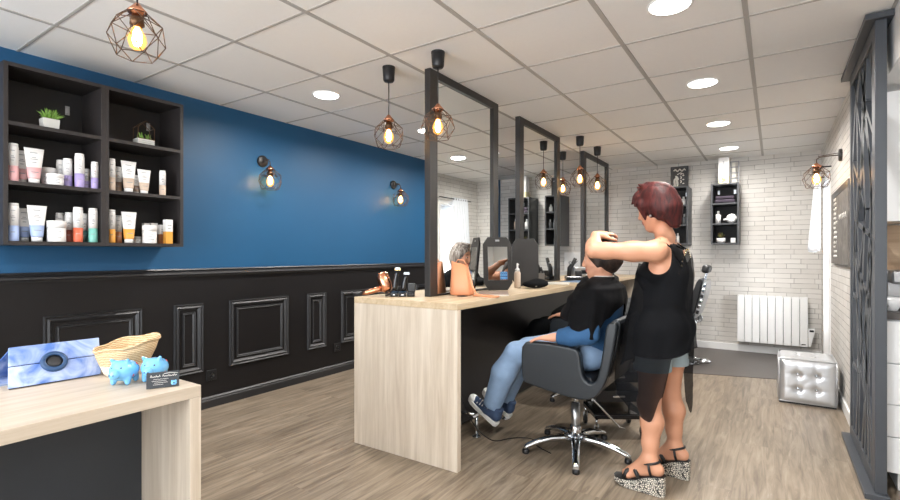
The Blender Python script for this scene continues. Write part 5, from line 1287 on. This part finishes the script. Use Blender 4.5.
# --- stylist --------------------------------------------------------------
SR = Vector((-.541, 2.825, 0))
def L(a, d, z): return SR+RX*a+FY*d+UZ*z
sf = (RX*-.80+FY*.60).normalized(); sl = (RX*-.60+FY*-.80).normalized()
SRm = frame_R(sf, sl, UZ)
st = thing('person', 'standing hairdresser in sheer black top, denim shorts and wedge sandals, working on client\'s hair', 'person', SR)
S = SDF()
def torso(S):
    S.el(L(.040, .00, .80), (.105, .165, .115), SRm, .03)
    S.el(L(.050, .005, .95), (.092, .130, .15), SRm, .05)
    S.el(L(.062, .010, 1.115), (.105, .150, .145), SRm, .05)
    for s in (-1, 1): S.el(L(.062, .01, 1.10)+sf*.070+sl*.065*s, (.055, .062, .062), SRm, .03)
    S.rc(L(-.030, -.105, 1.245), .050, L(.160, .135, 1.235), .050, .05)
    for s in (-1, 1): S.el(L(.045, 0, .82)-sf*.055+sl*.075*s, (.085, .085, .09), SRm, .04)
torso(S)
nk = L(.070, .02, 1.28); hc = L(.020, .035, 1.480)
S.rc(nk, .050, L(.040, .03, 1.42), .047, .03); S.rc(L(-.02, -.08, 1.265), .030, nk+UZ*.03, .035, .03); S.rc(L(.14, .11, 1.265), .030, nk+UZ*.03, .035, .03)
hu = (UZ+sf*.22).normalized(); hf = (sf*.93-sl*.30-UZ*.24).normalized()
HP, hpaint = head(S, hc, hf, hu, 1.02)
# left arm : elbow out to the side, forearm folded towards the client's head
sh, el, wr = L(-.055, -.120, 1.232), L(-.352, -.050, 1.240), L(-.278, .150, 1.326)
S.chain([(sh, .056), (sh.lerp(el, .35), .050), (sh.lerp(el, .8), .041), (el, .039)], .03); S.chain([(el, .038), (el.lerp(wr, .3), .042), (wr, .0245)], .02)
hd = RX*.82+FY*.48+UZ*.20
hand(S, wr, hd, UZ*.94-FY*.34-RX*.1, -FY, (.22, .38, .35), .35, 1.0, .22)
# right arm reaching behind the client's head
sh2, el2, wr2 = L(.165, .140, 1.225), L(.060, .400, 1.215), L(-.100, .500, 1.235)
S.chain([(sh2, .055), (el2, .038)], .03); S.chain([(el2, .038), (el2.lerp(wr2, .3), .040), (wr2, .0245)], .02)
hand(S, wr2, RX*-.9-FY*.1+UZ*.28, FY*.8+UZ*.5, RX*-.2+UZ*.8-FY*.5, (.3, .4, .3), .25, .98)
# legs
hl, kl, al = L(-.030, -.075, .80), L(-.080, -.120, .445), L(-.093, -.165, .165)
hr, kr, ar = L(.110, .055, .80), L(.098, .040, .455), L(.122, .020, .165)
for h_, k_, a_ in ((hl, kl, al), (hr, kr, ar)):
    S.chain([(h_, .088), (h_.lerp(k_, .45), .074), (k_, .054)], .03); S.rc(k_+sf*.012, .050, k_-UZ*.02+sf*.012, .046, .02)
    m_ = k_.lerp(a_, .32)-sf*.012; S.chain([(k_, .050), (m_, .056), (k_.lerp(a_, .7), .040), (a_, .033)], .02)
fd = (RX*-.74+FY*.67).normalized(); fl = Vector((-fd.y, fd.x, 0))
FEET = []
for a_ in (al, ar):
    g = Vector((a_.x, a_.y, 0)); hz = .098
    heel = g-fd*.035; ball = g+fd*.105; toe = g+fd*.150
    S.rc(a_, .033, heel+UZ*(hz+.030), .030, .02); S.rc(heel+UZ*(hz+.026), .026, ball+UZ*.074, .022, .02); S.rc(a_+fd*.02, .030, ball+UZ*.078, .022, .03)
    S.rc(ball+fl*.022+UZ*.066, .018, ball-fl*.024+UZ*.064, .016, .015)
    for j, o in enumerate((.030, .013, -.001, -.014, -.026)):
        sgn = 1 if a_ is ar else -1
        S.rc(ball+fl*o*sgn*1.0+UZ*.062, .0105, toe+fl*o*sgn*1.05-fd*(.006*j)+UZ*.056, .0115-.001*j if j else .013, .005)
    FEET.append((g, heel, ball, toe))
S.build('body', .0065, ['skin', 'eyew', 'iris', 'lip', 'brow'], st, lambda C: hpaint(C))
# hair : short auburn bob, quiff forward, longer at the nape
S = SDF(); k = 1.02; R = frame_R((HP(1, 0, 0)-HP(0, 0, 0)).normalized(), (HP(0, 1, 0)-HP(0, 0, 0)).normalized(), (HP(0, 0, 1)-HP(0, 0, 0)).normalized())
S.el(HP(-.020, 0, .042), (.103, .087, .093), R, .02); S.el(HP(-.052, 0, -.012), (.074, .083, .085), R, .04)
S.rc(HP(-.085, 0, -.03), .05, HP(-.084, 0, -.118), .026, .04)
for s in (-1, 1): S.rc(HP(-.07, s*.045, -.04), .038, HP(-.076, s*.034, -.122), .012, .03)
for s in (-1, 1):
    S.rc(HP(.04, s*.066, .03), .030, HP(.036, s*.070, -.058), .007, .02); S.rc(HP(.005, s*.066, .0), .028, HP(-.002, s*.074, -.052), .010, .02); S.rc(HP(-.03, s*.066, .0), .030, HP(-.038, s*.068, -.074), .012, .02)
S.rc(HP(.02, .0, .110), .034, HP(.088, .012, .082), .024, .03); S.rc(HP(.07, .03, .085), .022, HP(.105, .045, .052), .008, .02); S.rc(HP(.07, -.02, .09), .022, HP(.112, -.01, .060), .009, .02); S.rc(HP(.06, .05, .07), .02, HP(.082, .062, .03), .007, .02)
for (a, l_, h) in ((-.03, .02, .135), (.01, .03, .138), (.04, .0, .134), (-.06, -.02, .12)): S.rc(HP(a, l_, h-.02), .02, HP(a+.03, l_+.01, h+.004), .007, .01)
S.cut(HP(.105, 0, -.050), (.070, .082, .105), R, .02)
S.build('hair', .006, ['hair_red'], st)
# black camisole : the torso grown a little and cut at neckline, armholes and hem
S = SDF(); torso(S); S.el(L(.040, .00, .78), (.120, .176, .16), SRm, .03)
for h_, k_ in ((hl, kl), (hr, kr)): S.rc(h_, .093, h_.lerp(k_, .35), .091, .03)
S.grow(.010)
S.plane(L(0, 0, .685), (0, 0, -1)); S.plane(L(.07, .02, 1.262), (sf.x*.25, sf.y*.25, .97))
S.cut(L(-.052, -.128, 1.255), (.135, .090, .150), SRm, .006); S.cut(L(.17, .15, 1.262), (.10, .06, .10), SRm, .006); S.cut(L(.07, .02, 1.30)+sf*.06, (.09, .10, .10), SRm, .01)
S.cut(L(.062, .01, 1.178)-sf*.108, (.04, .0105, .072), SRm, .004)
S.build('camisole', .0065, ['cloth_black'], st)
b = MB(); bk = L(.062, .01, 0)-sf*.100
b.tube([bk+sl*.034+UZ*1.245, L(.04, -.015, 1.298), nk+sl*.052+UZ*.048, nk+sl*.040+sf*.035+UZ*.03, L(.062, .01, 1.20)+sf*.112+sl*.03], .0045, 'cloth_black', 8)
b.tube([bk-sl*.034+UZ*1.245, L(.135, .065, 1.290), nk-sl*.052+UZ*.045, L(.062, .01, 1.20)+sf*.112-sl*.03], .0045, 'cloth_black', 8)
b.tube([bk+sl*.095+UZ*1.160, L(-.002, -.128, 1.255)-sf*.028, L(-.016, -.100, 1.298), L(-.028, -.08, 1.286)+sf*.04, L(.04, .0, 1.20)+sf*.085+sl*.06], .004, 'cloth_black', 8)
b.build('straps', st)
b = MB()
for i in range(9):
    f_ = i/8; p = L(.062, .01, 0)-sf*(.112-.018*f_*f_)+sl*(.040+.085*f_)+UZ*(1.243-.125*f_**1.4); b = MB(); b.ell(p, (.0042,)*3, 'gold', 8, 6); b.build('stud', st)
for i in range(4): p = L(.062, .01, 0)-sf*.106-sl*(.040+.018*i)+UZ*(1.243-.012*i); b = MB(); b.ell(p, (.0042,)*3, 'gold', 8, 6); b.build('stud', st)
# denim shorts
S = SDF(); S.el(L(.040, .00, .80), (.110, .168, .12), SRm, .03)
for s in (-1, 1): S.el(L(.045, 0, .82)-sf*.055+sl*.075*s, (.089, .089, .094), SRm, .04)
for h_, k_ in ((hl, kl), (hr, kr)): S.rc(h_, .092, h_.lerp(k_, .55), .090, .03)
S.plane(L(0, 0, .612), (0, 0, -1)); S.plane(L(0, 0, .86), (0, 0, 1)); S.build('shorts', .007, ['denim_short'], st)
b = MB()
for h_, k_ in ((hl, kl), (hr, kr)):
    c = h_.lerp(k_, .53); b.lathe([(.094, -.016), (.0955, .0), (.094, .014)], 'denim_short', tuple(Vector((c.x, c.y, .630))), 28, cap=False)
b.build('shorts_cuff', st)
# sheer tunic, open at the back, long side point and narrow tail
def rad(z): return (interp(z, [(.35, .225), (.6, .215), (.8, .185), (.95, .160), (1.10, .150), (1.17, .136), (1.26, .12)]), interp(z, [(.35, .225), (.6, .243), (.8, .222), (.95, .185), (1.10, .172), (1.17, .160), (1.26, .13)]))
def cen(z): return (L(interp(z, [(.35, .0), (.8, .028), (1.2, .058)]), 0, z), sf, sl)
b = MB(); drape(b, 100, 44, -95, 168, lambda th: interp(th, [(-95, 1.08), (-40, 1.16), (15, 1.17), (50, 1.11), (90, 1.065), (128, 1.185), (168, 1.235)]), lambda th: interp(th, [(-95, .62), (-40, .60), (0, .58), (45, .475), (75, .410), (98, .372), (112, .50), (122, .70), (168, .74)]), rad, cen, 'sheer', .0045)
b.build('tunic_side_panel', st)
def rad2(z): return (interp(z, [(.35, .205), (.6, .172), (.8, .166), (.95, .145), (1.10, .145), (1.17, .136), (1.26, .12)]), interp(z, [(.35, .20), (.6, .212), (.8, .214), (.95, .172), (1.10, .168), (1.17, .160), (1.26, .13)]))
b = MB(); drape(b, 62, 44, 192, 262, lambda th: interp(th, [(192, 1.235), (215, 1.20), (262, 1.10)]), lambda th: interp(th, [(192, .70), (202, .69), (212, .50), (221, .350), (230, .40), (238, .62), (262, .66)]), rad2, cen, 'sheer', .0045)
b.build('tunic_back_panel', st)
# sandals
for i, (g, heel, ball, toe) in enumerate(FEET):
    sn = tag(thing('wedge_sandal', None, None, g), None, None); sn.parent = st; sn.location = g-SR
    b = MB(); R = []
    pts = [(-.072, .016, .098), (-.055, .031, .099), (-.02, .034, .094), (.03, .033, .074), (.075, .038, .052), (.11, .042, .043), (.145, .040, .040), (.172, .030, .041), (.186, .014, .043)]
    R = []
    for x_, w_, h_ in pts:
        zb_ = 0 if x_ < .12 else (x_-.12)*.22; p = g+fd*x_; q = w_*(.94 if x_ < 0 else 1)
        R.append([tuple(p+fl*q+UZ*h_), tuple(p-fl*q+UZ*h_), tuple(p-fl*q*.92+UZ*zb_), tuple(p+fl*q*.92+UZ*zb_)])
    b.rings(R, 'cork', smooth=False); b.build('wedge_sole', sn, bev=.004)
    b = MB(); R = [[tuple(Vector(r[0])+UZ*.0005), tuple(Vector(r[1])+UZ*.0005), tuple(Vector(r[1])+UZ*.006), tuple(Vector(r[0])+UZ*.006)] for r in R]; b.rings(R, 'black', smooth=False); b.build('insole', sn)
    b = MB(); an = g+UZ*.158
    b.tube([an+(fd*math.cos(q)*.041+fl*math.sin(q)*.037)-fd*.004+UZ*(.012*math.cos(q+PI)) for q in [j*PI/9 for j in range(18)]], .0065, 'black', 8, closed=True)
    for s in (-1, 1): b.tube([g-fd*.012+fl*.034*s+UZ*.100, g-fd*.008+fl*.040*s+UZ*.125, an+fl*.037*s+fd*-.002], .0065, 'black', 8)
    b.build('ankle_strap', sn)
    b = MB()
    for s in (-1, 1): b.tube([g+fd*.045+fl*.036*s+UZ*.070, g+fd*.066+fl*.026*s+UZ*.100, g+fd*.090+UZ*.104, g+fd*.112-fl*.026*s+UZ*.086, g+fd*.128-fl*.040*s+UZ*.048], [.010, .012, .012, .012, .010], 'black', 8)
    b.build('toe_straps', sn)
# earring
b = MB(); p = HP(-.006, .086, -.050); b.ell(p, (.007, .007, .007), 'steel', 10, 8); b.build('earring', st)
b = MB(); q = nk-sf*.05+sl*.012
for i in range(4): b.tube([q+UZ*(.012*i)-sf*.002+sl*(.006*math.sin(i*2)), q+UZ*(.012*i+.010)-sf*.0025+sl*(.006*math.cos(i*2))], .0022, 'grey', 5)
b.build('neck_tattoo', st)

# --- seated clients ---------------------------------------------------------
def seated(O, label, hairm, full):
    O = Vector(O); f = Vector((-1, 0, 0)); l = Vector((0, -1, 0)); Rm = frame_R(f, l, UZ)
    def Q(x, y, z): return Vector((x, y, z))+O
    pr = thing('person', label, 'person', Q(-1.02, 2.925, 0))
    S = SDF()
    def tors(S):
        S.el(Q(-.905, 2.92, .635), (.105, .165, .095), Rm, .03); S.el(Q(-.875, 2.92, .78), (.095, .140, .14), Rm, .05); S.el(Q(-.850, 2.92, .91), (.100, .150, .12), Rm, .05)
        S.rc(Q(-.845, 2.765, .985), .052, Q(-.845, 3.075, .985), .052, .05)
    def legs(S, g=0):
        for y0_, y1_, y2_ in ((2.84, 2.845, 2.855), (3.005, 3.02, 3.045)):
            S.chain([(Q(-.92, y0_, .63), .086+g), (Q(-1.15, y0_, .622), .078+g), (Q(-1.385, y1_, .582), .060+g)], .03); S.chain([(Q(-1.385, y1_, .580), .058+g), (Q(-1.475, y1_*.6+y2_*.4, .44), .057+g*1.8), (Q(-1.565, y2_, .220), .040+g*1.6)], .02)
    def arms(S, g=0):
        S.chain([(Q(-.845, 2.755, .965), .050+g), (Q(-.855, 2.665, .775), .040+g), (Q(-.95, 2.660, .757), .038+g), (Q(-1.06, 2.66, .742), .024+g)], .02)
        S.chain([(Q(-.845, 3.085, .965), .050+g), (Q(-.855, 3.180, .775), .040+g), (Q(-.95, 3.187, .757), .038+g), (Q(-1.06, 3.19, .742), .024+g)], .02)
    tors(S); legs(S, -.006); arms(S, -.002)
    hcn = Q(-.868, 2.92, 1.195)
    S.rc(Q(-.842, 2.92, 1.02), .052, Q(-.850, 2.92, 1.13), .048, .03); S.rc(Q(-.845, 2.80, 1.01), .03, Q(-.845, 2.92, 1.06), .04, .03); S.rc(Q(-.845, 3.04, 1.01), .03, Q(-.845, 2.92, 1.06), .04, .03)
    P, paint = head(S, hcn, f-UZ*.12, UZ+f*.12, .98)
    hand(S, Q(-1.06, 2.66, .738), f-UZ*.10, UZ, Vector((0, 1, 0)), (.18, .25, .25), .2, .95); hand(S, Q(-1.06, 3.19, .738), f-UZ*.10, UZ, Vector((0, -1, 0)), (.18, .25, .25), .2, .95)
    for y_ in (2.855, 3.045):
        S.rc(Q(-1.565, y_, .22), .032, Q(-1.580, y_, .155), .027, .02); S.rc(Q(-1.585, y_, .150), .024, Q(-1.715, y_, .220), .016, .015)
    S.build('body', .0068, ['skin2', 'eyew', 'iris', 'lip', 'brow'], pr, paint)
    Rh = frame_R((P(1, 0, 0)-P(0, 0, 0)).normalized(), (P(0, 1, 0)-P(0, 0, 0)).normalized(), (P(0, 0, 1)-P(0, 0, 0)).normalized())
    S = SDF(); S.el(P(-.018, 0, .036), (.106, .086, .098), Rh, .02); S.el(P(-.050, 0, -.012), (.070, .080, .075), Rh, .04)
    for s in (-1, 1): S.rc(P(.02, s*.066, .03), .026, P(-.002, s*.076, -.05), .008, .02)
    if full:
        S.rc(P(-.06, 0, -.03), .06, P(-.05, 0, -.115), .05, .05)
        for s in (-1, 1): S.rc(P(0, s*.066, .0), .032, P(-.02, s*.066, -.11), .026, .03)
    else:
        S.rc(P(-.078, .0, -.03), .044, P(-.066, .0, -.072), .020, .04)
    for k_ in range(5): S.rc(P(.05-.02*k_, -.04+.02*k_, .115), .022, P(.078-.02*k_, -.05+.024*k_, .118), .010, .02)
    S.cut(P(.100, 0, -.045), (.070, .078, .105), Rh, .02); S.build('hair', .006, [hairm], pr)
    S = SDF(); tors(S); arms(S, .004); S.grow(.012); S.plane(Q(-.85, 2.92, 1.045), (0, 0, 1)); S.plane(Q(-1.03, 0, 0), (-1, 0, -.0)); S.plane(Q(0, 0, .585), (0, 0, -1))
    S.build('jersey_top', .007, ['shirt' if not full else 'cloth_black'], pr)
    S = SDF(); S.el(Q(-.905, 2.92, .635), (.118, .178, .098), Rm, .03); legs(S, .014); S.plane(Q(-1.565, 0, .200), (-.45, 0, -.9)); S.plane(Q(-.95, 2.92, .700), (.1, 0, 1)); S.build('jeans', .007, ['denim' if not full else 'cloth_black'], pr)
    # cape
    def rad(z):
        z -= O.z; return (interp(z, [(.45, .50 if full else .24), (.70, .42 if full else .265), (.86, .240), (.95, .195), (1.02, .145), (1.055, .090), (1.085, .062)]), interp(z, [(.45, .320), (.70, .315), (.86, .305), (.95, .292), (1.02, .262), (1.055, .205), (1.072, .115), (1.085, .064)]))
    def cenx(z): return (Q(-.85, 2.92, z), f, l)
    def rback(z): a, b_ = rad(z); return a, b_
    b = MB(); hemf = (lambda th: interp(abs(th), [(0, .50), (60, .50), (100, .74), (180, .89)])) if full else (lambda th: interp(abs(th), [(0, .84), (35, .86), (55, .835), (85, .765), (110, .755), (140, .86), (180, .93)]))
    def rad_th(b):
        n, m = 120, 30; vs = []
        for i in range(n+1):
            td = -180+360*i/n; th = math.radians(td); zt, zh = 1.085, hemf(td)
            for j in range(m+1):
                q = j/m; z = zt+(zh-zt)*q; A, B = rad(z)
                if math.cos(th) < 0: A = min(A, interp(z, [(.7, .085), (.86, .100), (.95, .120), (1.02, .112), (1.055, .075), (1.085, .062)]))
                rr = 1+.028*q*math.sin(th*11)+.016*q*math.sin(th*17+1)
                vs.append(tuple(Q(-.85, 2.92, z)+f*(A*rr*math.cos(th))+l*(B*rr*math.sin(th))))
        b.add(vs, [(i*(m+1)+j, (i+1)*(m+1)+j, (i+1)*(m+1)+j+1, i*(m+1)+j+1) for i in range(n) for j in range(m)], 'cape', True)
    rad_th(b); b.build('cape', pr, solid=.004)
    b = MB(); b.lathe([(.064, 1.072), (.061, 1.092), (.057, 1.090)], 'paper' if not full else 'cape', tuple(Q(-.85, 2.92, 0)), 28, cap=False); b.build('neck_strip', pr, solid=.002)
    # sneakers
    for y_ in (2.855, 3.045):
        sn = thing('sneaker', None, None, Q(-1.6, y_, .1)); sn.parent = pr; sn.location = Q(-1.6, y_, .1)-pr.location
        hl_, tl_ = Q(-1.540, y_, .090), Q(-1.770, y_, .242); dv = (tl_-hl_).normalized(); nv = Vector((dv.z, 0, -dv.x)); nv = nv if nv.z > 0 else -nv; lt = Vector((0, 1, 0))
        Rf = frame_R(dv, lt, nv); F_ = lambda a, b_, h: hl_+dv*a+lt*b_+nv*h
        S = SDF(); S.rc(F_(.028, 0, .045), .036, F_(.10, 0, .040), .034, .03); S.rc(F_(.10, 0, .036), .034, F_(.205, 0, .024), .030, .03); S.rc(F_(.035, 0, .06), .035, F_(.045, 0, .098), .040, .02); S.plane(F_(0, 0, .010), tuple(-nv)); S.plane(F_(.04, 0, .112), tuple(nv)); S.build('upper', .005, ['canvas'], sn)
        b = MB(); R = []
        for a, w_, h0, h1 in ((-.014, .016, -.008, .022), (.0, .031, -.010, .022), (.05, .036, -.010, .020), (.10, .034, -.010, .018), (.16, .043, -.010, .018), (.21, .040, -.008, .022), (.238, .027, -.004, .026), (.250, .012, 0, .026)):
            R.append([tuple(F_(a, w_, h1)), tuple(F_(a, -w_, h1)), tuple(F_(a, -w_*.95, h0)), tuple(F_(a, w_*.95, h0))])
        b.rings(R, 'rubber', smooth=False); b.build('sole', sn, bev=.004)
        S = SDF(); S.el(F_(.218, 0, .026), (.036, .036, .026), Rf, .01); S.plane(F_(.2, 0, .018), tuple(-nv)); S.build('toe_cap', .004, ['rubber'], sn)
        b = MB()
        for k_ in range(5):
            a = .095+.020*k_; h = .080-.006*k_
            b.tube([F_(a, -.033, h-.022), F_(a+.006, 0, h+.003), F_(a, .033, h-.022)], .0042, 'rubber', 6)
            if k_ < 4: b.tube([F_(a, -.024, h-.010), F_(a+.020, .022, h-.014)], .003, 'rubber', 6)
        b.build('laces', sn)
    return pr
seated((0, 0, 0), 'seated client in short black cape, blue top, pale jeans and navy sneakers', 'hair_dark', False)
seated(SH+Vector((-.06, 0, 0)), 'client with streaked hair, seen only in the mirror behind the tan handbag', 'hair_streak', True)

# ------------------------------------------------------------------ picture settings
SC.view_settings.view_transform = 'Standard'; SC.view_settings.look = 'None'; SC.view_settings.exposure = 0.46; SC.view_settings.gamma = 1.0
SC.view_settings.use_curve_mapping = False
SC.cycles.max_bounces = 8; SC.cycles.diffuse_bounces = 4; SC.cycles.glossy_bounces = 5; SC.cycles.transparent_max_bounces = 12
SC.cycles.use_denoising = True; SC.cycles.sample_clamp_indirect = 6.0; SC.cycles.caustics_reflective = False; SC.cycles.caustics_refractive = False
